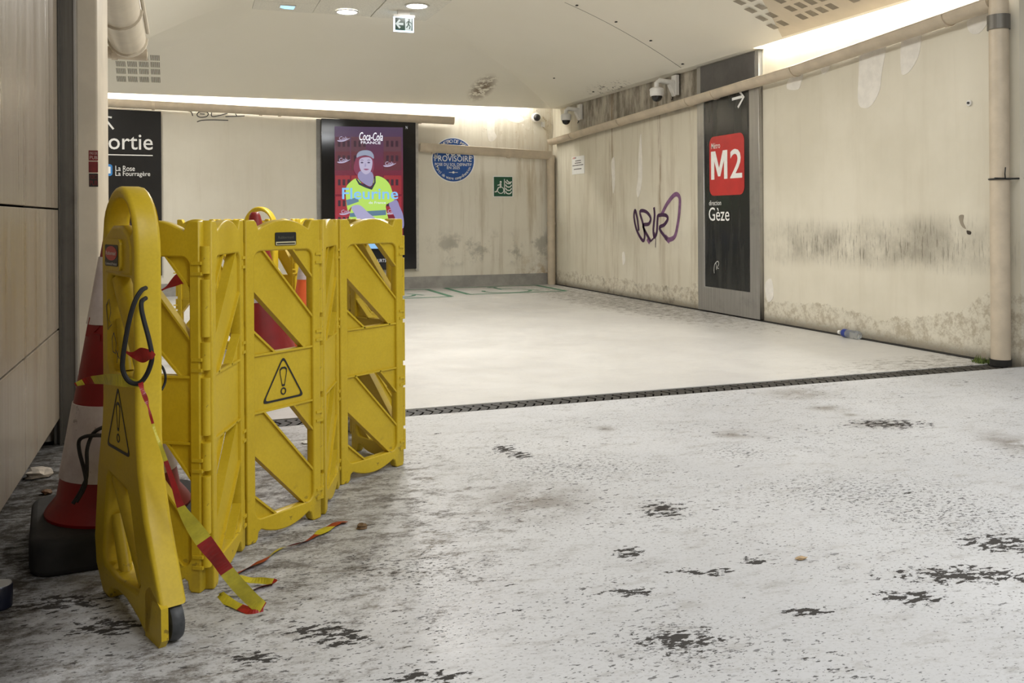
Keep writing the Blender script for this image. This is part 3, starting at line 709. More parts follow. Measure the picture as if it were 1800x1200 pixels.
# ---- wheelchair refuge sign
root = empty('refuge_sign', (0, YB, 0)); a = bq(866.5, 346.5); b = bq(901.5, 309.5); W_ = b[0]-a[0]; H_ = b[1]-a[1]; d = 0.008
B(poly('plate', rrect(a[0], a[1], b[0], b[1], 0.012), fr, d, MAT['wprint'], root, 0.007))
B(poly('field', [(a[0]+.04*W_, a[1]+.04*H_), (b[0]-.04*W_, a[1]+.04*H_), (b[0]-.04*W_, b[1]-.04*H_), (a[0]+.04*W_, b[1]-.04*H_)], fr, d+0.001, flat('safety_green', (0.008, 0.085, 0.045), 0.3), root)); d += 0.002
P = lambda u, v: (a[0]+u*W_, a[1]+v*H_)
B(poly('head', disc(P(.38, .72), .05*W_, 14), fr, d, MAT['wprint'], root))
B(line('body', [P(.37, .66), P(.37, .48)], .09*W_, fr, d, MAT['wprint'], root)); B(line('legs', [P(.40, .47), P(.26, .45), P(.18, .27), P(.08, .25)], .055*W_, fr, d, MAT['wprint'], root)); B(line('arm', [P(.36, .60), P(.22, .56)], .045*W_, fr, d, MAT['wprint'], root))
B(line('wheel', [P(.38+.15*math.cos(t), .33+.15*math.sin(t)) for t in [math.radians(200+i*15) for i in range(17)]], .035*W_, fr, d, MAT['wprint'], root))
B(line('bar', [P(.565, .15), P(.565, .86)], .04*W_, fr, d, MAT['wprint'], root))
for v in (.18, .34, .50, .66): B(line('flame', [tuple(q) for q in smooth2([P(.63, v+.10), P(.66, v+.02), P(.76, v-.02), P(.86, v+.0), P(.92, v+.09)], 5)], .050*W_, fr, d, MAT['wprint'], root)); 
B(line('flame', [P(.68, .82), P(.76, .72), P(.86, .70)], .05*W_, fr, d, MAT['wprint'], root))
tag(root, 'green refuge sign with white wheelchair and flames', 'sign')

# ---- paper notice on the right wall
fr = FR(); root = empty('paper_notice', (XR, 11, 0)); a = rq(1006, 307); b = rq(1027.5, 272); zt, zb = b[1]-.005, a[1]; d = 0.004; W_ = b[0]-a[0]; H_ = zt-zb
B(poly('sheet', [(a[0], zb), (b[0], zb), (b[0], zt), (a[0], zt)], fr, d, MAT['wprint'], root, 0.003)); d += .001
P = lambda u, v: (a[0]+u*W_, zb+v*H_)
for k, cc in enumerate(((0.5, 0.12, 0.02), (0.35, 0.02, 0.02), (0.05, 0.02, 0.02))): B(poly('stripe', [P(.06+.1*k, .87), P(.12+.1*k, .87), P(.15+.1*k, .97), P(.09+.1*k, .97)], fr, d, flat('stripe_%d' % k, cc), root))
for v, u0, u1 in ((.72, .28, .74), (.60, .24, .76), (.47, .06, .94), (.26, .16, .78)):
    mb = MB(); n = 9; o, u, vv, nn = fr
    for k in range(n):
        p0 = u0+(u1-u0)*k/n; mb.prism([P(p0, v), P(p0+(u1-u0)/n*random.uniform(.6, .95), v), P(p0+(u1-u0)/n*.8, v+.05), P(p0, v+.05)], fr, d-.0005, d)
    B(mb.build('text_line', MAT['bprint'], root))
tag(root, 'small white paper notice taped to the right wall near the corner', 'notice')

# ---- graffiti
mb = MB(); o, u, v, n = FR(); PUR = simple('purple_spray_paint', (0.045, 0.008, 0.055), 0.5, 0, 0.3, 30); PUR2 = simple('faded_purple_paint', (0.19, 0.085, 0.19), 0.55, 0, 0.25, 20)
def gp(l): return [o+u*a+v*b for a, b in smooth2([rq(960+x/3.75, 280+y/3.75) for x, y in l], 5)]
for l in ([(612, 470), (602, 390), (588, 336), (581, 380), (598, 465), (638, 535), (651, 500), (638, 420), (620, 345), (660, 345), (690, 385), (678, 425), (640, 440), (690, 540)],
          [(712, 316), (716, 370), (708, 460), (714, 512), (730, 480), (735, 400), (742, 370), (788, 368), (803, 392), (780, 430), (748, 455), (800, 530)]):
    stroke(mb, gp(l), 0.040, n, 0.003)
stroke(mb, gp([(690, 540), (712, 515), (716, 480)]), 0.02, n, 0.004); stroke(mb, gp([(723, 520), (722, 580)]), 0.01, n, 0.004)
stroke(mb, gp([(762, 365), (800, 290), (850, 232), (880, 250), (880, 330), (868, 430), (846, 512), (798, 532)]), 0.050, n, 0.0025, 1)
stroke(mb, gp([(668, 520), (685, 548)]), 0.06, n, 0.002, 1); stroke(mb, gp([(785, 510), (815, 540)]), 0.06, n, 0.002, 1)
tag(mb.build('graffiti', [PUR, PUR2]), 'purple spray-painted graffiti tag on the right wall', 'graffiti')
mb = MB(); o, u, v, n = FB()
for l in ([(1325, 780), (1345, 788), (1355, 815)], [(1440, 786), (1400, 788), (1385, 808), (1405, 824), (1450, 820), (1465, 800), (1450, 786), (1435, 786)], [(1405, 800), (1440, 802)], [(1488, 790), (1490, 818), (1530, 815), (1600, 797)], [(1585, 820), (1720, 815)], [(1650, 790), (1665, 815)], [(1385, 857), (1420, 846), (1500, 843), (1605, 846)]):
    stroke(mb, [o+u*a+v*b for a, b in smooth2([bq(x/4, y/4) for x, y in l], 4)], 0.011, n, 0.003)
tag(mb.build('graffiti', MAT['bprint']), 'thin black marker scrawl under the back wall gutter', 'graffiti')
# repaired plaster spots on the right wall (proud white filler)
PW = simple('white_filler', (0.78, 0.75, 0.69), 0.8, 0, 0.06, 14, 0.3)
wall_r = bpy.data.objects['wall_right']
def patch(l, m=PW, wall='right', th=0.003):
    pts = smooth2([(rq if wall == 'right' else bq)(*q) for q in l], 4, True)
    MB().prism([tuple(p) for p in pts], FR() if wall == 'right' else FB(), 0.0, th).build('plaster_patch', m, wall_r if wall == 'right' else bpy.data.objects['wall_back'])
for l in ([(1516, 85), (1556, 70), (1550, 130), (1546, 160), (1533, 184), (1520, 190), (1509, 180), (1510, 130)], [(1587, 62), (1617, 52), (1617, 90), (1606, 116), (1593, 130), (1584, 124)], [(1388, 138), (1411, 128), (1408, 146), (1403, 157), (1384, 156)], [(1444, 117), (1462, 108), (1456, 124), (1446, 130)],
          [(1704, 34), (1740, 15), (1736, 40), (1722, 58), (1708, 59), (1701, 48)], [(1075, 285), (1080, 278), (1081, 320), (1078, 340), (1076, 315)], [(1123, 270), (1127, 235), (1129, 300), (1127, 330), (1122, 347), (1119, 335), (1122, 310)], [(1094, 445), (1098, 444), (1099, 460), (1095, 465)], [(1345, 500), (1356, 490), (1360, 520), (1350, 530)]): patch(l)
for l in ([(856, 205), (869, 203), (869, 230), (873, 240), (866, 248), (858, 244)], [(890, 205), (905, 200), (922, 210), (912, 216), (897, 213)]): patch(l, wall='back')
HOLE = simple('chipped_dark', (0.05, 0.04, 0.03), 0.9)
patch([(1700, 405), (1707, 407), (1706, 412), (1701, 411)], HOLE); patch([(1686, 380), (1694, 378), (1693, 390), (1698, 402), (1690, 396)], simple('chipped_grey', (0.3, 0.26, 0.2), 0.9))
q = onX(1705, 181, XR); mb = MB(); mb.tube([q, q-V3((0.012, 0, 0))], 0.020, 14); mb.tube([q-V3((0.012, 0, 0)), q-V3((0.02, 0, 0))], 0.008, 10, mi=1)
tag(mb.build('wall_anchor', [MAT['white'], MAT['bprint']], None, True), 'small round white wall anchor high on the right wall', 'anchor')

# ================================================================== advertising screen
fr = FB(); D = 0.09; root = empty('advertising_screen', (0, YB, 0)); a = bq(566, 476.5, D); b = bq(730.5, 213, D)
cm = plate_mesh('casing', [rrect(a[0], a[1], b[0], b[1], 0.012)], D, 0.006); cm.transform(Matrix(((1, 0, 0, 0), (0, 0, -1, YB-D/2-.003), (0, 1, 0, 0), (0, 0, 0, 1))))
B(link('casing', cm, simple('black_screen_glass', (0.006, 0.006, 0.007), 0.08, 0, 0.1), root))
B(poly('side_trim', [(b[0]+.002, a[1]-.03), (b[0]+.05, a[1]-.03), (b[0]+.05, b[1]), (b[0]+.002, b[1])], fr, 0.03, simple('pale_trim', (0.55, 0.53, 0.48), 0.5), root, 0.027))
B(poly('side_trim', [(a[0]-.05, a[1]-.03), (a[0]-.002, a[1]-.03), (a[0]-.002, b[1]), (a[0]-.05, b[1])], fr, 0.03, MAT['skirt'], root, 0.027))
_em = {}
def EM(c, s=1.0):
    k = (c, s)
    if k not in _em: _em[k] = emit('screen_colour_%d' % len(_em), c, s*0.72)
    return _em[k]
lay = [D+0.005]
def scr(name, pts, c, s=1.0, sm=True, crop=True):
    lay[0] += 0.0004
    q = [(540+x/5.453, 180+y/5.453) if crop else (x, y) for x, y in pts]; q = [bq(x, y, D) for x, y in q]
    if sm: q = [tuple(p) for p in smooth2(q, 4, True)]
    o, u, v, n = fr; return B(MB().add([o+u*p[0]+v*p[1]+n*lay[0] for p in q], [tuple(range(len(q)))]).build(name, EM(c, s), root))
R_ = lambda x0, y0, x1, y1: [(x0, y0), (x1, y0), (x1, y1), (x0, y1)]
t = NT('screen_backdrop'); zz = t.xyz(t.pos)[2]
col = t.mix(t.mr(zz, 1.25, 2.2), (0.14, 0.010, 0.022), (0.05, 0.030, 0.07)); t.put(t.b.inputs['Emission Color'], col); t.b.inputs['Emission Strength'].default_value = 1.0; t.done((0.01, 0.01, 0.01), 0.2)
B(poly('backdrop', [bq(588.5, 437, D), bq(709, 437, D), bq(708, 224, D), bq(588, 222, D)], fr, D+0.0045, t.m, root))
for (y0, c) in ((330, (0.10, 0.03, 0.05)), (470, (0.11, 0.015, 0.03)), (700, (0.30, 0.012, 0.025)), (900, (0.34, 0.012, 0.03)), (1060, (0.36, 0.012, 0.035))):
    for x0 in (268, 420, 730):
        if x0 == 730 and y0 > 1000: continue
        scr('crate', R_(x0, y0, x0+(140 if x0 < 700 else 170), y0+(180 if y0 < 1000 else 60)), c, 1.0, False)
        for k in range(3): scr('crate_slot', R_(x0+25+k*45, y0+38, x0+50+k*45, y0+95), (0.03, 0.004, 0.02), 1.0, False)
for (x, y) in ((285, 340), (285, 545), (725, 580), (305, 1040), (750, 1035)):
    scr('logo_swoosh', [(x, y+25), (x+60, y+22), (x+125, y+2), (x+70, y+33), (x+20, y+38)], (0.5, 0.45, 0.62), 1)
    lay[0] += .0004; B(letters('Cola', fr, bq(540+(x+18)/5.453, 180+(y+20)/5.453, D), bq(540+(x+95)/5.453, 180+(y-12)/5.453, D), lay[0], EM((0.5, 0.45, 0.62)), root, 0.02, 0.3))
SK = (0.42, 0.40, 0.62)
scr('arm', [(780, 965), (850, 935), (882, 1000), (915, 1085), (918, 1200), (860, 1190), (835, 1100), (800, 1030)], (0.30, 0.27, 0.50))
scr('hair', [(482, 520), (450, 580), (443, 645), (478, 702), (520, 690), (600, 700), (632, 650), (634, 580), (610, 520)], (0.22, 0.03, 0.08))
scr('neck', [(500, 660), (600, 660), (632, 715), (612, 800), (560, 790), (485, 728)], (0.30, 0.28, 0.47))
scr('face', [(494, 560), (499, 625), (522, 668), (558, 690), (596, 670), (616, 622), (619, 560), (590, 528), (520, 532)], (0.50, 0.45, 0.62))
scr('shirt', [(470, 730), (540, 800), (615, 825), (645, 712), (720, 722), (782, 780), (812, 860), (832, 930), (772, 968), (748, 1000), (752, 1200), (408, 1200), (403, 1080), (420, 1000), (385, 1035), (366, 900), (368, 820), (402, 770)], (0.50, 0.78, 0.12))
scr('collar', [(470, 728), (500, 768), (560, 800), (608, 815), (636, 765), (638, 712), (650, 712), (652, 770), (616, 838), (555, 818), (490, 788), (462, 738)], (0.02, 0.02, 0.05), 1, False)
scr('shirt_stripe', [(403, 1062), (560, 1042), (750, 1030), (751, 1078), (590, 1090), (404, 1098)], (0.10, 0.20, 0.30), 1, False)
scr('sleeve_stripe', [(368, 935), (478, 908), (492, 950), (380, 990)], (0.12, 0.22, 0.33), 1, False)
scr('arm', [(420, 1000), (500, 985), (590, 1065), (690, 1150), (640, 1200), (500, 1140), (445, 1060)], SK)
scr('cap', [(470, 530), (474, 495), (500, 470), (550, 459), (602, 468), (630, 502), (632, 540), (600, 520), (550, 508), (500, 518)], (0.30, 0.34, 0.46))
for x in (520, 585): scr('eye', [(x-14, 578), (x, 570), (x+14, 578), (x, 585)], (0.05, 0.03, 0.10)); scr('brow', [(x-18, 558), (x, 550), (x+18, 557), (x, 555)], (0.10, 0.05, 0.12))
scr('nose', [(552, 580), (560, 612), (546, 618), (544, 612)], (0.36, 0.31, 0.50)); scr('mouth', [(535, 640), (560, 636), (588, 641), (560, 652)], (0.30, 0.07, 0.17))
lay[0] += .001
def scrt(body, x0, y0, x1, y1, c, bold=0.01, shear=0.0, crop=True, s=1.0):
    f = (lambda x, y: bq(540+x/5.453, 180+y/5.453, D)) if crop else (lambda x, y: bq(x, y, D))
    lay[0] += .0004; return B(letters(body, fr, f(x0, y1), f(x1, y0), lay[0], EM(c, s), root, bold, shear))
scrt('Coca-Cola', 495, 292, 718, 366, (1.2, 1.22, 1.3), 0.012, 0.25); scrt('FRANCE', 510, 377, 698, 398, (1.2, 1.2, 1.3), 0.006)
scrt('Fleurine', 330, 822, 865, 928, (0.25, 0.58, 1.0), 0.03); scrt('de France', 585, 948, 748, 972, (0.85, 0.9, 1.0), 0.012); pass
scr('banner', [(588.5, 424.5), (709.3, 425.5), (709.5, 436.5), (588.7, 437)], (0.30, 0.60, 0.95), 1.0, False, False)
scrt('URTS', 663, 454.5, 677.5, 460.5, (0.6, 0.6, 0.6), 0.01, 0, False); scrt('N', 712, 222, 715, 227, (0.5, 0.5, 0.5), 0.01, 0, False)
tag(root, 'black advertising screen showing a woman in a yellow shirt', 'screen')

# ================================================================== cameras, exit sign, downlights
def dome_cam(loc, wall_d, s, label):
    root = empty('dome_camera', loc); mb = MB()
    mb.lathe([(0.0, 0.055), (0.045, 0.055), (0.068, 0.045), (0.072, 0.035), (0.072, -0.02), (0.066, -0.03)], n=24); mb.lathe([(0.074, 0.036), (0.076, 0.030), (0.074, 0.024)], n=24); mb.build('housing', MAT['white'], root, True)
    MB().lathe([(0.058, -0.028), (0.056, -0.05), (0.045, -0.075), (0.025, -0.09), (0.0, -0.096)], n=24).build('lens_dome', simple('smoked_dome', (0.01, 0.01, 0.012), 0.1), root, True)
    MB().lathe([(0.066, -0.026), (0.067, -0.035), (0.06, -0.036), (0.058, -0.028)], n=24, cap=False).build('dome_ring', MAT['white'], root, True)
    MB().tube([(0, 0, 0.05), (0, 0, 0.10), (0.03, 0, 0.125), (wall_d, -0.0, 0.11)], 0.028, 10).build('arm', MAT['white'], root, True)
    MB().box((wall_d-0.05, -0.05, -0.02), (wall_d-0.015, 0.05, 0.19)).obox((wall_d-0.06, 0, 0.05), (0.03, 0, -0.06), (0, 0.035, 0), (0.02, 0, 0.02)).build('wall_bracket', MAT['white'], root)
    MB().tube([(wall_d-0.03, 0.06, 0.19), (wall_d-0.02, 0.075, 0.05), (wall_d-0.03, 0.06, -0.05), (wall_d-0.05, 0.045, -0.06)], 0.006, 6).build('cable', MAT['black'], root, True)
    root.scale = (s, s, s); tag(root, label, 'camera'); return root
p = onX(1154.5, 163, 4.62); dome_cam(p, 0.25, 1.0, 'white dome camera above the gutter nearer to the black sign')
p = onX(995, 207, 4.66); dome_cam(p, 0.24, 0.95, 'white dome camera on an arm by the far wall corner')
root = empty('eyeball_camera', onY(942, 207, YB)); mb = MB(); N = 20
for (r, y) in (): pass
me = MB().lathe([(0.068, 0), (0.068, 0.02), (0.06, 0.035), (0.052, 0.04)], n=24).mesh('base', True); me.transform(Matrix.Rotation(math.pi/2, 4, 'X')); link('base', me, MAT['white'], root)
me = MB().lathe([(0.05, 0.03), (0.05, 0.05), (0.042, 0.07), (0.025, 0.082), (0, 0.085)], n=24).mesh('lens', True); me.transform(Matrix.Rotation(math.pi/2, 4, 'X')); link('lens', me, MAT['black'], root)
tag(root, 'small round white eyeball camera on the back wall', 'camera')
p = onY(954, 219, YB); mb = MB().box((p.x-.022, YB-.03, p.z-.035), (p.x+.022, YB-.0, p.z+.035)).box((p.x-.015, YB-.034, p.z-.02), (p.x+.015, YB-.03, p.z+.02))
tag(mb.build('junction_box', MAT['white']), 'tiny white junction box beside the eyeball camera', 'box')

root = empty('exit_sign', (0, 0, 0)); p = onW(709.5, 43, 9.05); root.location = p
c2 = MB(); hw, hh = 0.088, 0.062
MB().box((-hw-.012, -.012, -hh-.012), (hw+.012, .012, hh+.006)).build('light_panel', emit('sign_glow', (0.55, 0.76, 1.0), 2.6), root)
MB().box((-hw-.02, -.03, hh+.006), (hw+.02, .03, hh+.03)).box((-.06, -.02, hh+.03), (.06, .02, 3.0-p.z)).build('housing', MAT['white'], root)
f2 = (V3((0, -.0125, 0)), V3((1, 0, 0)), V3((0, 0, 1)), V3((0, -1, 0)))
GR = flat('exit_green', (0.004, 0.028, 0.018), 0.3)
poly('green_field', [(-hw, -hh), (.012, -hh), (.012, hh), (-hw, hh)], f2, .001, GR, root)
WE = emit('exit_white', (0.85, 0.95, 0.92), 0.55)
poly('white_field', [(.012, -hh), (hw, -hh), (hw, hh), (.012, hh)], f2, .001, WE, root)
line('arrow', [(-.005, 0), (-.07, 0)], .022, f2, .002, WE, root); line('arrow', [(-.040, .04), (-.076, 0), (-.040, -.04)], .02, f2, .0025, WE, root)
poly('runner', disc((.052, .045), .010, 12), f2, .002, GR, root)
for l, wd in (([(.05, .034), (.045, .0)], .016), ([(.047, .0), (.062, -.018), (.055, -.045)], .010), ([(.045, .0), (.033, -.025), (.02, -.03)], .010), ([(.05, .028), (.068, .02), (.072, .005)], .008), ([(.048, .028), (.032, .022), (.026, .008)], .008)): line('runner', l, wd, f2, .002, GR, root)
poly('door_mark', [(.076, -hh), (hw, -hh), (hw, hh), (.08, hh)], f2, .002, GR, root)
tag(root, 'lit green emergency exit sign hanging from the ceiling', 'sign')

def downlight(x, y, z, label):
    root = empty('downlight', (x, y, z)); mb = MB(); mb.lathe([(0.098, 0.0), (0.118, -0.002), (0.122, -0.008), (0.118, -0.014), (0.098, -0.012)], n=32, cap=False); mb.build('rim', MAT['white'], root, True)
    MB().lathe([(0.099, -0.005), (0.0, -0.0065)], n=32).build('disc', MAT['disc'], root); tag(root, label, 'lamp', 'ceiling downlights')
downlight(DL[0][0], DL[0][1], 3.0, 'round glowing downlight left of the hanging exit sign'); downlight(DL[1][0], DL[1][1], 2.992, 'round glowing downlight just above the hanging exit sign')
root = empty('emergency_light', onZ(505, 11, 3.0)); MB().box((-.075, -.075, -.012), (.075, .075, 0)).build('frame', MAT['white'], root)
MB().add([(-.066, -.066, -.013), (.066, -.066, -.013), (.066, .066, -.013), (-.02, .066, -.013), (-.066, .02, -.013)], [(4, 3, 2, 1, 0)]).build('lens', emit('blue_lens', (0.30, 0.68, 1.0), 1.5), root)
tag(root, 'small square ceiling light with bluish glow', 'lamp')

# ================================================================== floor drain
root = empty('floor_drain', (0, DR0, 0)); GR_ = simple('grate_rubber', (0.020, 0.018, 0.016), 0.6, 0, 0.35, 30, 0.2)
W_ = DR1-DR0
mb = MB().box((-0.53, DR0, -0.078), (XR-0.03, DR1, -0.05)); B(mb.build('channel', MAT['dark'], root))
for y0 in (DR0+0.002, DR1-0.022): B(MB().box((-0.53, y0, -0.06), (XR-0.03, y0+0.02, -0.004)).build('rail', GR_, root))
mb = MB(); A = [(-0.022, 0.016), (-0.004, 0.045), (0.012, 0.075), (0.0, 0.10), (-0.014, 0.12), (0.004, W_-0.016)]; hw = 0.019
vs = [(a-hw, b, z) for z in (-0.05, -0.004) for a, b in A] + [(a+hw, b, z) for z in (-0.05, -0.004) for a, b in A]; n = len(A)
fs = []
for i in range(n-1):
    fs += [(n+i, 3*n+i, 3*n+i+1, n+i+1), (i, n+i, n+i+1, i+1), (2*n+i, 2*n+i+1, 3*n+i+1, 3*n+i)]
mb.add(vs, fs); gm = mb.mesh('slat'); gm.materials.append(GR_)
x = -0.50; k = 0
while x < XR-0.06:
    o = link('slat', gm, None, root); o.location = (x, 0.0, 0.0 + (0.0015 if k % 3 else 0)); x += 0.0485; k += 1
tag(root, 'black rubber floor drain grating crossing the pale floor', 'drain')

# ================================================================== green wheelchair bays painted on the floor
GREEN = simple('green_floor_paint', (0.06, 0.20, 0.12), 0.5, 0, 0.25, 25)
def fl_line(mb, pts, wd): stroke(mb, [V3(onZ(*q, 0.0)) for q in pts], wd, V3((0, 0, 1)), 0.0012)
def floor_bay(X0, X1, Y0, Y1, cx, cy, label, fade):
    mb = MB(); z = 0.0014
    for a, b in (((X0, Y0), (X1, Y0)), ((X0, Y1), (X1, Y1))): stroke(mb, [V3((*a, 0)), V3((*b, 0))], 0.07, V3((0, 0, 1)), z)
    for a, b in (((X0, Y0), (X0, Y1)), ((X1, Y0), (X1, Y1))): stroke(mb, [V3((*a, 0)), V3((*b, 0))], 0.07, V3((0, 0, 1)), z+.0004)
    U = 0.34
    def g(l, wd=0.05): stroke(mb, [V3((cx+a*U, cy+b*U, 0)) for a, b in l], wd, V3((0, 0, 1)), z)
    g([(.9*math.cos(t)-.1, .8*math.sin(t)-.5) for t in [math.radians(150+15*i) for i in range(15)]]); g([(-.1, 1.0), (-.1, .1), (.7, .1), (1.1, -.8)]); g([(-.1, .6), (.5, .6)]); g([(-.1+.15*math.cos(t*.8), 1.25+.15*math.sin(t*.8)) for t in range(9)])
    tag(mb.build('floor_marking', GREEN), label, 'floor marking', 'wheelchair bays'); 
floor_bay(1.65, 2.98, 10.55, 11.75, 2.35, 11.15, 'faint green wheelchair bay painted under the advertising screen', 0)
floor_bay(3.26, 4.55, 10.75, 11.85, 3.9, 11.25, 'green wheelchair bay painted in the far corner under the refuge sign', 0)

# ================================================================== yellow mobile barriers
def mat_yellow():
    t = NT('yellow_plastic'); big = t.noise(t.pos, 5, 5, 0.6); fine = t.noise(t.pos, 120, 2, 0.5); spk = t.noise(t.pos, 45, 3, 0.6); z = t.xyz(t.pos)[2]
    col = t.mix(t.mr(big, 0.3, 0.7), (0.55, 0.385, 0.014), (0.63, 0.455, 0.022)); col = t.mix(t.mr(fine, 0.35, 0.65, 0.0, 0.16), col, (0.40, 0.27, 0.01))
    low = t.mr(z, 0.16, 0.0, 0.06, 1.0)
    col = t.mix(t.mul(t.mr(spk, 0.63, 0.69), t.mul(low, 0.75)), col, (0.09, 0.06, 0.02)); col = t.mix(t.mul(t.mr(big, 0.55, 0.75), t.mr(low, 0, 1, 0.10, 0.40)), col, (0.22, 0.16, 0.04))
    t.bump(fine, 0.06, 0.002); return t.done(col, t.mr(big, 0.3, 0.7, 0.36, 0.5), 0, 0.4)
YEL = mat_yellow()
PWID, PH = 0.33, 0.945
S0, S1, ZL0, ZL1, ZU0, ZU1 = 0.044, 0.286, 0.066, 0.375, 0.550, 0.853
def up_xz(me, dy=0.0): me.transform(Matrix(((1, 0, 0, 0), (0, 0, -1, dy), (0, 1, 0, 0), (0, 0, 0, 1)))); return me
arc = lambda a, b, za, zm, n=10: [(a+(b-a)*i/n, za+(zm-za)*(1-(2*i/n-1)**2)) for i in range(n+1)]
outer = [(0.010, 0.004), (0.016, 0.0), (0.044, 0.0), (0.052, 0.008), (0.056, 0.028)] + arc(0.066, 0.264, 0.034, 0.010)[0:] + [(0.274, 0.028), (0.278, 0.008), (0.286, 0.0), (0.314, 0.0), (0.320, 0.004),
         (0.320, 0.940), (0.314, PH), (0.284, PH), (0.276, 0.937)] + arc(0.268, 0.062, 0.918, 0.946) + [(0.054, 0.937), (0.046, PH), (0.016, PH), (0.010, 0.940)]
frame_me = up_xz(plate_mesh('frame', [outer, rrect(S0, ZL0, S1, ZU1, 0.026)], 0.030, 0.004))
frame_me.materials.append(YEL)
cp = MB().box((S0-.004, -0.006, ZL1), (S1+.004, 0.006, ZU0)).box((S0-.004, -0.0125, ZU0-.006), (S1+.004, 0.0125, ZU0)).box((S0-.004, -0.0125, ZL1), (S1+.004, 0.0125, ZL1+.006))
plate_me = cp.mesh('centre_plate'); plate_me.materials.append(YEL)
def braces(mir):
    out = []
    fr = (V3((0, 0, 0)), V3((1, 0, 0)), V3((0, 0, 1)), V3((0, -1, 0)))
    for (z0, z1) in ((ZU0, ZU1), (ZL0, ZL1)):
        def q(u, v):
            s = S0-.004+u*(S1-S0+.008)
            if mir: s = PWID-s
            return (s, z1+.004-v*(z1-z0+.008))
        for name, pl, lips in (('brace', [(0, 0), (.16, 0), (1, .70), (1, 1), (.86, 1), (0, .37)], [((.16, 0), (1, .70)), ((0, .37), (.86, 1))]), ('gusset', [(0, .76), (.36, 1), (0, 1)], [((0, .76), (.36, 1))]), ('gusset', [(.65, 0), (1, 0), (1, .30)], [((.65, 0), (1, .30))])):
            mb = MB(); p = [q(*a) for a in pl]
            if mir: p = p[::-1]
            mb.prism(p, fr, -0.005, 0.005)
            for a, b in lips:
                a = V3(q(*a)); b = V3(q(*b)); d = (b-a).normalized(); c = (a+b)/2; nn = V3((-d.y, d.x))
                mb.obox((c.x, 0, c.y), (d.x*(b-a).length/2, 0, d.y*(b-a).length/2), (0, 0.0125, 0), (nn.x*0.003, 0, nn.y*0.003))
            me = mb.mesh(name); me.materials.append(YEL); out.append((name, me))
    return out
BR = {False: braces(False), True: braces(True)}
hm = MB()
for z in (0.0,):
    hm.tube([(0, 0, z-0.035), (0, 0, z+0.035)], 0.0125, 10); hm.obox((-0.016, -0.012, z-0.035), (0.014, 0, 0), (0, 0.006, 0), (0, 0, 0.004)); hm.obox((-0.016, -0.012, z-0.008), (0.014, 0, 0), (0, 0.006, 0), (0, 0, 0.004))
hinge_me = hm.mesh('hinge', True); hinge_me.materials.append(YEL)
pm = MB().tube([(0, 0, -0.073), (0, 0, 0.073)], 0.0115, 10); post_me = pm.mesh('hinge_post', True); post_me.materials.append(YEL)

def tri_sign(parent, w, h, c, y, m, tilt=0.0):     # outlined warning triangle with an outlined exclamation mark, on the -Y face
    def ring(out, inn):
        me = plate_mesh('warning_symbol', [out, inn], 0.0006, 0); up_xz(me, 0); me.transform(Matrix.Translation((c[0], y, c[1]))); return link('warning_symbol', me, m, parent)
    def tri(k):
        P = [(-w/2*k, -h*0.40*k), (w/2*k, -h*0.40*k), (0, h*0.60*k)]; out = []
        for i in range(3):
            a, b, d = V3(P[i-1]), V3(P[i]), V3(P[(i+1) % 3]); r = 0.10*w*k; p = b+(a-b).normalized()*r; q = b+(d-b).normalized()*r
            for t in (0, .25, .5, .75, 1): out.append(tuple((1-t)**2*p+2*t*(1-t)*b+t*t*q))
        return out
    ring(tri(1.0), tri(0.885))
    def ex(k): return [(x*w*k, (yy*k if False else yy)*h) for x, yy in ((-.03, -.09), (.03, -.09), (.085, .22), (.085, .30), (.04, .345), (-.04, .345), (-.085, .30), (-.085, .22))]
    o = ex(1.0); cc = V3((0, .14*h)); ring(o, [tuple(cc+(V3(p)-cc)*0.80) for p in o])
    ring(disc((0, -.20*h), .065*w, 16), disc((0, -.20*h), .042*w, 16))
def brand_label(parent, c, y, w, h, red):
    f = (V3((c[0], y, c[1])), V3((1, 0, 0)), V3((0, 0, 1)), V3((0, -1, 0)))
    poly('brand_label', rrect(-w/2, -h/2, w/2, h/2, h*.12), f, .0012, MAT['bprint'], parent, .0012)
    if red:
        poly('brand_label', disc((0, .1*h), w*.45, 24, h*.34), f, .0018, RED, parent); link('lettering', fit_text('Rubbermaid', f, -w*.38, w*.38, .02*h, .2*h, .0024, .01), MAT['wprint'], parent); link('lettering', fit_text('Commercial Products', f, -w*.44, w*.44, -.44*h, -.32*h, .0016, .01), MAT['wprint'], parent)
    else:
        poly('brand_label', rrect(-w*.47, -h*.46, w*.47, -h*.20, h*.04), f, .0016, simple('label_cream', (.55, .5, .3), .5), parent); poly('brand_label', rrect(-w*.43, -h*.40, w*.43, -h*.30, h*.02), f, .002, MAT['bprint'], parent)
        link('lettering', fit_text('Rubbermaid', f, -w*.36, w*.36, .02*h, .22*h, .002, .01), simple('label_grey', (.10, .10, .07), .5), parent)

def add_panel(root, a, b, mir, sign=False, label=False):
    a = V3((*a, 0)); b = V3((*b, 0)); d = b-a
    o = link('panel', frame_me, None, root); o.location = a-root.location; o.rotation_euler = (0, 0, math.atan2(d.y, d.x)); o.scale = (d.length/PWID, 1, 1)
    link('centre_plate', plate_me, None, o)
    for n, me in BR[mir]: link(n, me, None, o)
    if sign: tri_sign(o, 0.175, 0.135, (PWID/2, 0.452), -0.0075, MAT['bprint'])
    if label: brand_label(o, (PWID/2+.005, 0.887), -0.0155, 0.088, 0.040, False)
    return o
def add_hinge(root, p, rz):
    for z in (0.10, 0.345, 0.60, 0.845):
        o = link('hinge', hinge_me, None, root); o.location = V3((*p, z))-root.location; o.rotation_euler = (0, 0, rz)
    for z in (0.222, 0.472, 0.722):
        o = link('hinge_post', post_me, None, root); o.location = V3((*p, z))-root.location

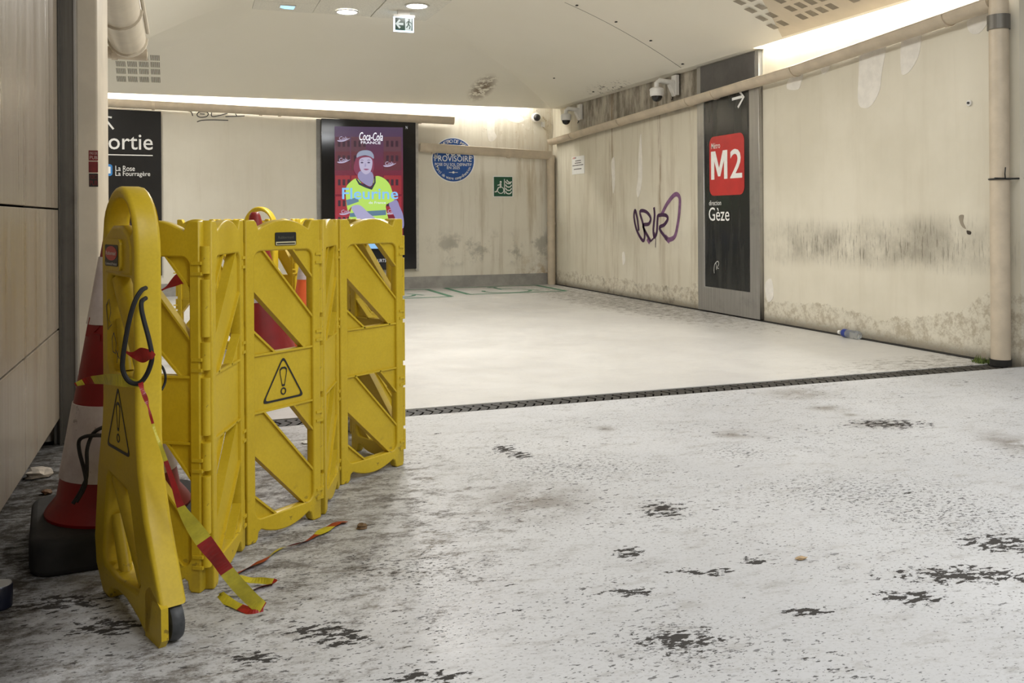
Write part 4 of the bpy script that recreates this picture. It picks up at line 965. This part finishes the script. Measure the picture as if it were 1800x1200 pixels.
# ---- end unit with its arched handle, flared foot and wheel
ETH = 0.062
def end_meshes():
    N = 16; hx, hz = 0.1275, 0.165; cx, cz = 0.1225, 0.865
    out = [(-0.012, 0.0), (-0.070, 0.062), (-0.082, 0.13), (-0.050, 0.32), (-0.012, 0.44), (-0.005, 0.50), (-0.005, cz)]
    out += [(cx-hx*math.cos(math.pi*i/N), cz+hz*math.sin(math.pi*i/N)) for i in range(1, N)]
    out += [(cx+hx, cz), (0.25, 0.44), (0.262, 0.36), (0.300, 0.26), (0.395, 0.088), (0.355, 0.084), (0.338, 0.030), (0.33, 0.0), (0.29, 0.0), (0.25, 0.018), (0.17, 0.038), (0.10, 0.040), (0.06, 0.030), (0.035, 0.004), (0.03, 0.0)]
    hole = [(0.026, 0.925), (0.032, 0.915), (0.213, 0.915), (0.219, 0.925)] + [(cx+0.0965*math.cos(math.pi*i/12), 0.925+0.076*math.sin(math.pi*i/12)) for i in range(1, 12)]
    w1 = [(0.048, 0.795), (0.06, 0.81), (0.205, 0.81), (0.222, 0.795), (0.226, 0.60), (0.21, 0.575), (0.065, 0.575), (0.05, 0.60)]
    w2 = [(0.035, 0.30), (0.048, 0.315), (0.175, 0.30), (0.195, 0.27), (0.225, 0.19), (0.262, 0.105), (0.25, 0.085), (0.10, 0.075), (0.01, 0.085), (0.0, 0.11), (0.015, 0.20)]
    body = up_xz(plate_mesh('body', [out, hole[::-1], w1, w2], ETH, 0.011, 2), ETH/2)
    return body
END = end_meshes(); END.materials.append(YEL)
for p in END.polygons: p.use_smooth = True
END.set_sharp_from_angle(angle=math.radians(50))
def bar(a, b, r0, r1, y0=0.031, n=12, sy=1.0):
    mb = MB(); mb.tube([(a[0], y0, a[1]), (b[0], y0, b[1])], [r0, r1], n); return mb.mesh('brace', True)
EB = [bar((0.055, 0.80), (0.225, 0.585), 0.024, 0.022), bar((0.054, 0.70), (0.095, 0.575), 0.015, 0.015), bar((0.045, 0.305), (0.235, 0.09), 0.024, 0.022), bar((0.012, 0.20), (0.075, 0.07), 0.016, 0.016)]
for m in EB: m.materials.append(YEL)
gd = MB().prism([(0.30, 0.0), (0.385, 0.0), (0.402, 0.02), (0.40, 0.09), (0.33, 0.12), (0.30, 0.10)], (V3((0, 0, 0)), V3((1, 0, 0)), V3((0, 0, 1)), V3((0, -1, 0))), -0.016, 0.0); gdm = gd.mesh('wheel_guard'); gdm.materials.append(YEL)
wh = MB().lathe([(0.0, -0.018), (0.030, -0.018), (0.042, -0.014), (0.046, -0.006), (0.046, 0.006), (0.042, 0.014), (0.030, 0.018), (0.0, 0.018)], n=28).mesh('wheel', True); wh.transform(Matrix.Rotation(math.pi/2, 4, 'X')); wh.transform(Matrix.Translation((0.362, 0.038, 0.046)))
wh.materials.append(simple('grey_wheel_rubber', (0.045, 0.048, 0.052), 0.5, 0, 0.3, 40)) 
sh = up_xz(plate_mesh('shoulder', [[(0.03, 0.815), (0.225, 0.815), (0.225, 0.885), (0.205, 0.915), (0.16, 0.935), (0.09, 0.935), (0.05, 0.915), (0.03, 0.885)]], 0.030, 0.009, 2), 0.012); sh.materials.append(YEL)
sk = up_xz(plate_mesh('edge_bead', [[(0.262, 0.36), (0.268, 0.36), (0.338, 0.20), (0.330, 0.19)]], 0.006, 0.002), -0.001); sk.materials.append(YEL)
def add_end(root, loc, ang, signs=True):
    o = link('end_unit', END, None, root); o.location = V3((*loc, 0))-root.location; o.rotation_euler = (0, 0, ang)
    for m in EB: link('brace', m, None, o)
    link('wheel_guard', gdm, None, o); link('wheel', wh, None, o); link('shoulder', sh, None, o)
    if signs:
        tri_sign(o, 0.172, 0.160, (0.120, 0.450), -0.0008, MAT['bprint'])
        poly('label_pad', rrect(-.060, -.036, .060, .040, .014), (V3((.110, -.004, .862)), V3((1, 0, 0)), V3((0, 0, 1)), V3((0, -1, 0))), .006, YEL, o, .010)
        brand_label(o, (0.110, 0.862), -0.0102, 0.096, 0.052, True)
        for k, st in enumerate(([(.048, .735), (.072, .752), (.084, .72), (.070, .70), (.088, .69), (.06, .675), (.048, .735)], [(.105, .672), (.092, .655), (.098, .625), (.118, .622), (.124, .648), (.105, .672)], [(.118, .632), (.146, .612)], [(.138, .632), (.128, .60)])):
            mb = MB(); stroke(mb, [V3((a-.012, 0, b)) for a, b in st], .004, V3((0, -1, 0)), 0.0012); x = mb.build('marker_scrawl', MAT['bprint'], o)
    return o

Q = (-0.201, 2.533); EANG = math.atan2(-0.933, 0.36)
P = [(-0.190, 2.600), (0.045, 2.462), (0.145, 2.765), (0.398, 2.960), (0.497, 3.275), (0.782, 3.472), (0.64, 3.765), (0.87, 3.99), (0.70, 4.27)]
bar1 = empty('mobile_barrier', (P[0][0], P[0][1], 0))
add_end(bar1, Q, EANG)
for i in range(len(P)-1):
    add_panel(bar1, P[i], P[i+1], i % 2 == 1, sign=(i == 2), label=(i == 2))
    if i > 0: add_hinge(bar1, P[i], math.atan2(P[i][1]-P[i-1][1], P[i][0]-P[i-1][0]))

tag(bar1, 'yellow folding plastic barrier zigzagging across the near floor', 'barrier')

# second folded barrier further back
P2 = [(-0.06, 6.95), (0.20, 6.76), (0.36, 7.05), (0.58, 6.82), (0.72, 6.55), (0.88, 6.83)]
bar2 = empty('mobile_barrier', (0.3, 6.9, 0))
for i in range(len(P2)-1): add_panel(bar2, P2[i], P2[i+1], i % 2 == 0); add_hinge(bar2, P2[i], 0.3)
add_end(bar2, (0.37, 6.63), math.radians(-38), False)
tag(bar2, 'second yellow folding barrier standing beyond the drain, behind the near one', 'barrier')

# ================================================================== traffic cones
CRED = simple('cone_red', (0.23, 0.004, 0.005), 0.42, 0, 0.12, 6); COR = simple('cone_orange', (0.78, 0.13, 0.03), 0.4, 0, 0.08, 6)
def mat_band():
    t = NT('reflective_sleeve'); n = t.noise(t.pos, 9, 5, 0.65); c = t.mix(t.mr(n, .35, .7), (.50, .43, .44), (.66, .60, .60)); c = t.mix(t.mul(t.mr(t.noise(t.pos, 30, 4, .7), .62, .68), .6), c, (.16, .12, .11)); t.bump(n, .15, .004); return t.done(c, .3, 0, .6)
BAND = mat_band()
def cone(loc, H, r0, bands, bs, label, red=CRED, rz=0.3, tilt=(0, 0), base_h=0.10):
    root = empty('traffic_cone', (loc[0], loc[1], 0), rz); zb = base_h
    R_at = lambda z: 0.026+(r0-0.026)*(H-z)/(H-zb)
    m = plate_mesh('base', [rrect(-bs, -bs, bs, bs, bs*.28, 5)], base_h, 0.018, 2); m.transform(Matrix.Translation((0, 0, base_h/2))); link('base', m, MAT['rubber'], root)
    prof_ = [(r0*1.12, zb-.005), (r0*1.13, zb+.008), (r0*1.08, zb+.022), (R_at(zb+.05), zb+.05)] + [(R_at(z), z) for z in [zb+.05+(H-zb-.07)*i/10 for i in range(1, 11)]] + [(.022, H-.004), (.015, H), (.0, H)]
    MB().lathe(prof_, n=40).build('cone_body', red, root, True)
    for z0, z1 in bands: MB().lathe([(R_at(z0)+.001, z0), (R_at(z0)+.0035, z0+.001), (R_at(z1)+.0035, z1-.001), (R_at(z1)+.001, z1)], n=40, cap=False).build('reflective_sleeve', BAND, root, True)
    root.rotation_euler = (tilt[0], tilt[1], rz); tag(root, label, 'cone'); return root
c1 = cone((-0.19, 2.95), 0.978, 0.178, ((0.21, 0.42), (0.645, 0.84)), 0.235, 'red and white traffic cone squeezed between the cladding and the yellow barrier', rz=0.12)
# torn white sticker and pointed flap on that cone
tc = (-0.19, 2.95)
def cone_pt(px, py, r_extra=0.0):      # a point on the front of that cone under a photo pixel
    d = ray(px, py); best = None; lo, hi = 2.0, 2.75
    for i in range(300):
        wv = lo+(hi-lo)*i/300; p = CAM+d*wv; R = 0.026+(0.178-0.026)*(0.978-p.z)/(0.878)+r_extra
        if (p.x-tc[0])**2+(p.y-tc[1])**2 <= R*R: return p
    return CAM+d*2.6
def cone_decal(name, l, m, e=0.006):
    pts = [cone_pt(*q, e) for q in l]; cc = sum(pts, V3((0, 0, 0)))/len(pts)
    o = MB().add([cc]+pts, [(0, i+1, (i+1) % len(pts)+1) for i in range(len(pts))]).build(name, m, c1); inv2(o, c1); return o
def inv2(o, par): bpy.context.view_layer.update(); o.matrix_parent_inverse = par.matrix_basis.inverted()
cone_decal('torn_sticker', [(152, 921), (157, 924), (158, 935), (154, 948), (148, 962), (142, 966), (141, 952), (146, 938)], simple('torn_paper', (.6, .58, .55), .8, 0, .3, 60))
cone_decal('sleeve_flap', [(157, 557), (175, 574), (164, 585), (176, 588), (176, 600), (150, 590)], CRED, 0.005)
cone((0.40, 5.22), 0.985, 0.205, ((0.50, 0.68),), 0.20, 'dark red cone standing inside the barrier, only its side showing', rz=0.4, tilt=(0.0, -0.05))
cone((0.72, 5.95), 0.74, 0.14, ((0.56, 0.665), (0.25, 0.36)), 0.17, 'small orange and white cone behind the near barrier', red=COR, rz=0.2, base_h=0.05)

# ================================================================== barrier tape, cords, litter
TRED = simple('tape_red', (0.30, 0.012, 0.010), 0.38, 0, 0.2, 30); TYEL = simple('tape_yellow', (0.52, 0.45, 0.03), 0.38, 0, 0.15, 30)
def tape(name, pts, label, seg, normal=None, floor=False):
    # pts: (px, py, depth or None for the floor, half width, twist degrees)
    P3 = []; Wd = []
    for i, (x, y, wv, hw, tw) in enumerate(pts):
        p = onZ(x, y, 0.003+0.002*(i % 3)) if wv is None else onW(x, y, wv); P3.append((*p, hw, math.radians(tw)))
    S_ = smooth2(P3, 6); vs = []; mb = MB()
    for i, s in enumerate(S_):
        p = V3(s[:3]); a = V3(S_[max(i-1, 0)][:3]); b = V3(S_[min(i+1, len(S_)-1)][:3]); t = (b-a).normalized()
        nf = V3((0, 0, 1)) if floor else -FW
        sd = t.cross(nf).normalized(); up = sd.cross(t).normalized(); w_ = sd*math.cos(s[4])*s[3]+up*math.sin(s[4])*s[3]
        if floor: w_.z = abs(w_.z)
        vs += [p-w_, p+w_]
    n = len(S_)
    for i in range(n-1):
        f = i/6; ci = 0
        for lim, cidx in seg:
            if f >= lim: ci = cidx
        mb.add([vs[2*i], vs[2*i+1], vs[2*i+3], vs[2*i+2]], [(0, 1, 2, 3)], ci)
    return tag(mb.build(name, [TRED, TYEL]), label, 'tape')
tape('barrier_tape', [(247, 676, 2.085, .005, 0), (225, 671, 2.09, .013, 15), (200, 667, 2.12, .013, -15), (178, 667, 2.2, .012, 10), (155, 669, 2.25, .010, 20), (132, 676, 2.25, .006, 40)], 'yellow tape end sticking out to the left across the red and white cone', [(0, 1), (3.6, 0), (4.2, 1), (4.7, 0)])
tape('barrier_tape', [(247, 672, 2.075, .006, 0), (250, 685, 2.07, .005, 60), (256, 700, 2.07, .005, 20), (261, 716, 2.07, .003, 80), (266, 735, 2.07, .003, 10), (275, 765, 2.065, .003, 60), (284, 788, 2.06, .004, 10), (293, 815, 2.06, .005, 20), (305, 850, 2.06, .006, 10), (318, 890, 2.07, .009, 10), (338, 922, 2.09, .016, 10), (358, 950, 2.11, .018, 20), (385, 985, 2.14, .018, 0), (402, 1008, 2.16, .016, 20), (425, 1035, 2.19, .018, 5), (448, 1058, 2.21, .018, 0), (463, 1068, 2.215, .013, 30)],
     'red and yellow tape hanging from the black cord down to the floor', [(0, 0), (4.3, 1), (6.7, 0), (9.0, 1), (11.0, 0), (12.8, 1), (15.7, 0)])
tape('barrier_tape', [(463, 1072, None, .012, 60), (440, 1073, None, .011, 30), (412, 1062, None, .010, 20), (385, 1047, None, .014, 40), (398, 1045, None, .008, 20), (425, 1043, None, .007, 20), (455, 1032, None, .014, 30), (481, 1025, None, .012, 30), (470, 1021, None, .008, 60), (440, 1019, None, .012, 10), (418, 1012, None, .010, 0)],
     'loop of red and yellow tape lying on the floor by the barrier foot', [(0, 0), (1.6, 1), (5.3, 0), (7.4, 1)], floor=True)
tape('barrier_tape', [(411, 1009, None, .012, 10), (435, 998, None, .014, 30), (459, 986, None, .013, 10), (476, 975, None, .009, 30), (492, 964, None, .006, 10), (515, 957, None, .006, 40), (537, 951, None, .008, 20), (552, 942, None, .010, 10), (567, 933, None, .018, 0), (580, 925, None, .02, 10), (596, 918, None, .022, 10), (611, 917, None, .008, 10)],
     'strip of red and yellow tape trailing right along the floor', [(0, 0), (2.6, 1), (4.4, 0), (7.2, 1), (8.9, 0)], floor=True)
tape('barrier_tape', [(282, 511, 2.75, .002, 0), (293, 505, 2.75, .004, 10), (305, 497, 2.75, .012, 0), (318, 489, 2.75, .018, 0), (330, 492, 2.75, .015, 20), (345, 500, 2.75, .008, 20)], 'pointed red tape end seen through the barrier next to the handle unit', [(0, 0)])
tape('barrier_tape', [(219, 617, 2.10, .002, 0), (232, 623, 2.09, .006, 10), (248, 624, 2.08, .017, 0), (262, 624, 2.065, .012, 10), (271, 627, 2.06, .006, 30)], 'knotted red tape scrap inside the black cord loop', [(0, 0)])

CORD = simple('black_cord', (0.008, 0.008, 0.008), 0.7, 0, 0.3, 60)
def cord(pts, r, label):
    P3 = smooth2([onW(x, y, wv) for x, y, wv in pts], 6); return tag(MB().tube(P3, r, 8).build('elastic_cord', CORD, None, True), label, 'cord')
cord([(256, 506, 2.13), (248, 511, 2.10), (237, 530, 2.085), (228, 560, 2.08), (221, 595, 2.08), (216, 630, 2.08), (216, 650, 2.08), (224, 667, 2.08), (236, 674, 2.08), (248, 671, 2.08), (258, 658, 2.08), (265, 640, 2.075), (267, 624, 2.07), (262, 597, 2.075), (254, 567, 2.085), (249, 545, 2.09), (249, 530, 2.10), (256, 524, 2.13)], 0.0055, 'black elastic cord loop hanging from the barrier end unit')
cord([(186, 749, 2.38), (170, 756, 2.50), (160, 768, 2.53), (153, 790, 2.52), (153, 815, 2.51), (152, 838, 2.50), (148, 850, 2.50), (139, 868, 2.49), (128, 885, 2.48)], 0.0052, 'black cord end drooping over the white band of the cone')
cord([(186, 765, 2.38), (170, 765, 2.49), (150, 767, 2.53), (139, 775, 2.54), (140, 795, 2.53), (147, 822, 2.51), (151, 845, 2.49), (146, 862, 2.485), (134, 882, 2.475)], 0.0052, 'black cord loop bending leftmost over the cone')
cord([(281, 640, 2.19), (287, 648, 2.2), (291, 662, 2.2), (289, 675, 2.2), (284, 685, 2.19)], 0.003, 'thin black cord bulging behind the barrier end unit')
cord([(356, 483, 2.55), (361, 484, 2.55), (363, 488, 2.55), (358, 491, 2.55), (352, 488, 2.55)], 0.004, 'black cord end peeking through the barrier hinge gap')

# red stickers on the column
root = empty('column_sticker', (-0.4, 4.36, 1.3)); fr = (V3((0, 4.36, 0)), V3((1, 0, 0)), V3((0, 0, 1)), V3((0, -1, 0)))
cq = lambda x, y: (onY(x, y, 4.36).x, onY(x, y, 4.36).z)
DRED = simple('sticker_dark_red', (0.17, 0.012, 0.014), 0.4, 0, 0.25, 40)
for (x0, y0, x1, y1, m, tx) in ((156, 264.5, 172.4, 282, DRED, 'PAS DE'), (156, 284, 172.4, 303, DRED, 'MARS'), (156.5, 305, 172.4, 328, MAT['bprint'], 'FORCE')):
    a = cq(x0, y1); b = cq(x1, y0); b = (min(b[0], -.359), b[1]); B(poly('sticker', [a, (b[0], a[1]), b, (a[0], b[1])], fr, .0012, m, root))
    if tx != 'MARS':
        mid = (a[1]+b[1])/2; B(letters(tx, fr, (a[0]+.004, mid+.004), (b[0]-.002, b[1]-.006), .002, simple('sticker_print', (.5, .35, .33), .5) if tx != 'FORCE' else DRED, root, .012)); B(letters('PUB', fr, (a[0]+.004, a[1]+.006), (b[0]-.002, mid-.002), .002, DRED if tx == 'FORCE' else simple('sticker_print', (.5, .35, .33), .5), root, .012))
tag(root, 'torn red and black stickers on the cream column', 'sticker')

# plastic bottle at the foot of the right wall
p = onX(1494, 594, 4.80); root = empty('plastic_bottle', (4.795, p.y, 0.034)); Rm = Matrix.Rotation(-math.pi/2, 4, 'X') 
t = NT('clear_plastic'); t.b.inputs['Transmission Weight'].default_value = 0.85; t.b.inputs['IOR'].default_value = 1.2; CLR = t.done((.82, .86, .9), .12)
me = MB().lathe([(0.0, -.11), (.026, -.11), (.032, -.10), (.032, -.05), (.029, -.04), (.032, -.03), (.032, .02), (.029, .03), (.031, .04), (.026, .07), (.014, .095), (.012, .105)], n=22).mesh('bottle_body', True); me.transform(Rm); link('bottle_body', me, CLR, root)
me = MB().lathe([(.0325, .018), (.0328, .02), (.0328, .058), (.0325, .06)], n=22, cap=False).mesh('blue_band', True); me.transform(Rm); link('blue_band', me, simple('bottle_blue', (.01, .03, .22), .3), root)
me = MB().lathe([(.0155, .096), (.0155, .118), (.0, .119)], n=16).mesh('cap', True); me.transform(Rm); link('cap', me, MAT['white'], root)
root.rotation_euler = (0, 0, 0.02); tag(root, 'clear plastic bottle with blue band lying at the right wall', 'bottle')
# dark cup end at the left border
p = onZ(-2, 1068); root = empty('drink_can', (p.x, p.y, 0)); MB().lathe([(.026, 0), (.03, .004), (.031, .03), (.031, .055), (.029, .058), (.0, .056)], n=24).build('can_body', simple('dark_blue_can', (.008, .010, .022), .3, .3), root, True); MB().lathe([(.0292, .0565), (.0285, .060), (.026, .058)], n=24).build('rim', MAT['skirt'], root, True)
tag(root, 'small dark can standing on the floor at the left edge', 'can')
def crumple(name, c, r, m, label, cat, seed, flat_=0.6):
    import bmesh
    rnd = random.Random(seed); bm = bmesh.new(); bmesh.ops.create_icosphere(bm, subdivisions=2, radius=1.0)
    for v in bm.verts:
        k = rnd.uniform(0.55, 1.1); v.co = V3((v.co.x*r[0]*k, v.co.y*r[1]*k, v.co.z*r[2]*k)); v.co.z = max(v.co.z+r[2]*.6, 0.002)
    me = bpy.data.meshes.new(name); bm.to_mesh(me); bm.free(); o = link(name, me, m); o.location = c; return tag(o, label, cat)
crumple('crumpled_paper', onZ(66, 838), (.055, .05, .022), simple('dirty_tissue', (.50, .44, .37), .9, 0, .2, 40), 'crumpled dirty tissue on the floor below the cladding', 'litter', 1)
crumple('crumpled_wrapper', onZ(618, 757), (.06, .05, .045), simple('wrapper_grey', (.42, .42, .40), .4, 0, .4, 50), 'crumpled silvery wrapper on the floor behind the barrier', 'litter', 2)
crumple('crumpled_wrapper', onZ(638, 763), (.024, .04, .05), simple('wrapper_blue', (.02, .04, .18), .35, 0, .4, 30), 'crumpled dark blue wrapper beside the silvery one', 'litter', 5)
crumple('crumpled_wrapper', onZ(612, 741), (.03, .03, .04), TRED, 'crumpled red wrapper scrap behind the barrier', 'litter', 8)
crumple('litter_scrap', onZ(318, 713), (.07, .035, .02), simple('black_scrap', (.02, .018, .016), .8), 'black scrap of litter on the floor near the drain', 'litter', 11)
crumple('litter_scrap', onZ(82, 868), (.02, .02, .012), simple('brown_scrap', (.20, .12, .07), .9), 'tiny brown crumb near the cone base', 'litter', 12)
crumple('litter_scrap', onZ(540, 778), (.03, .025, .006), MAT['wprint'], 'white paper scrap on the floor behind the barrier', 'litter', 13)
crumple('litter_scrap', onZ(637, 929), (.02, .016, .012), simple('brown_butt', (.16, .10, .05), .9), 'small brown scrap on the floor right of the barrier', 'litter', 14)
crumple('litter_scrap', onZ(1410, 983), (.022, .010, .006), simple('tan_butt', (.42, .30, .17), .9), 'tan cigarette end lying on the near floor', 'litter', 15)
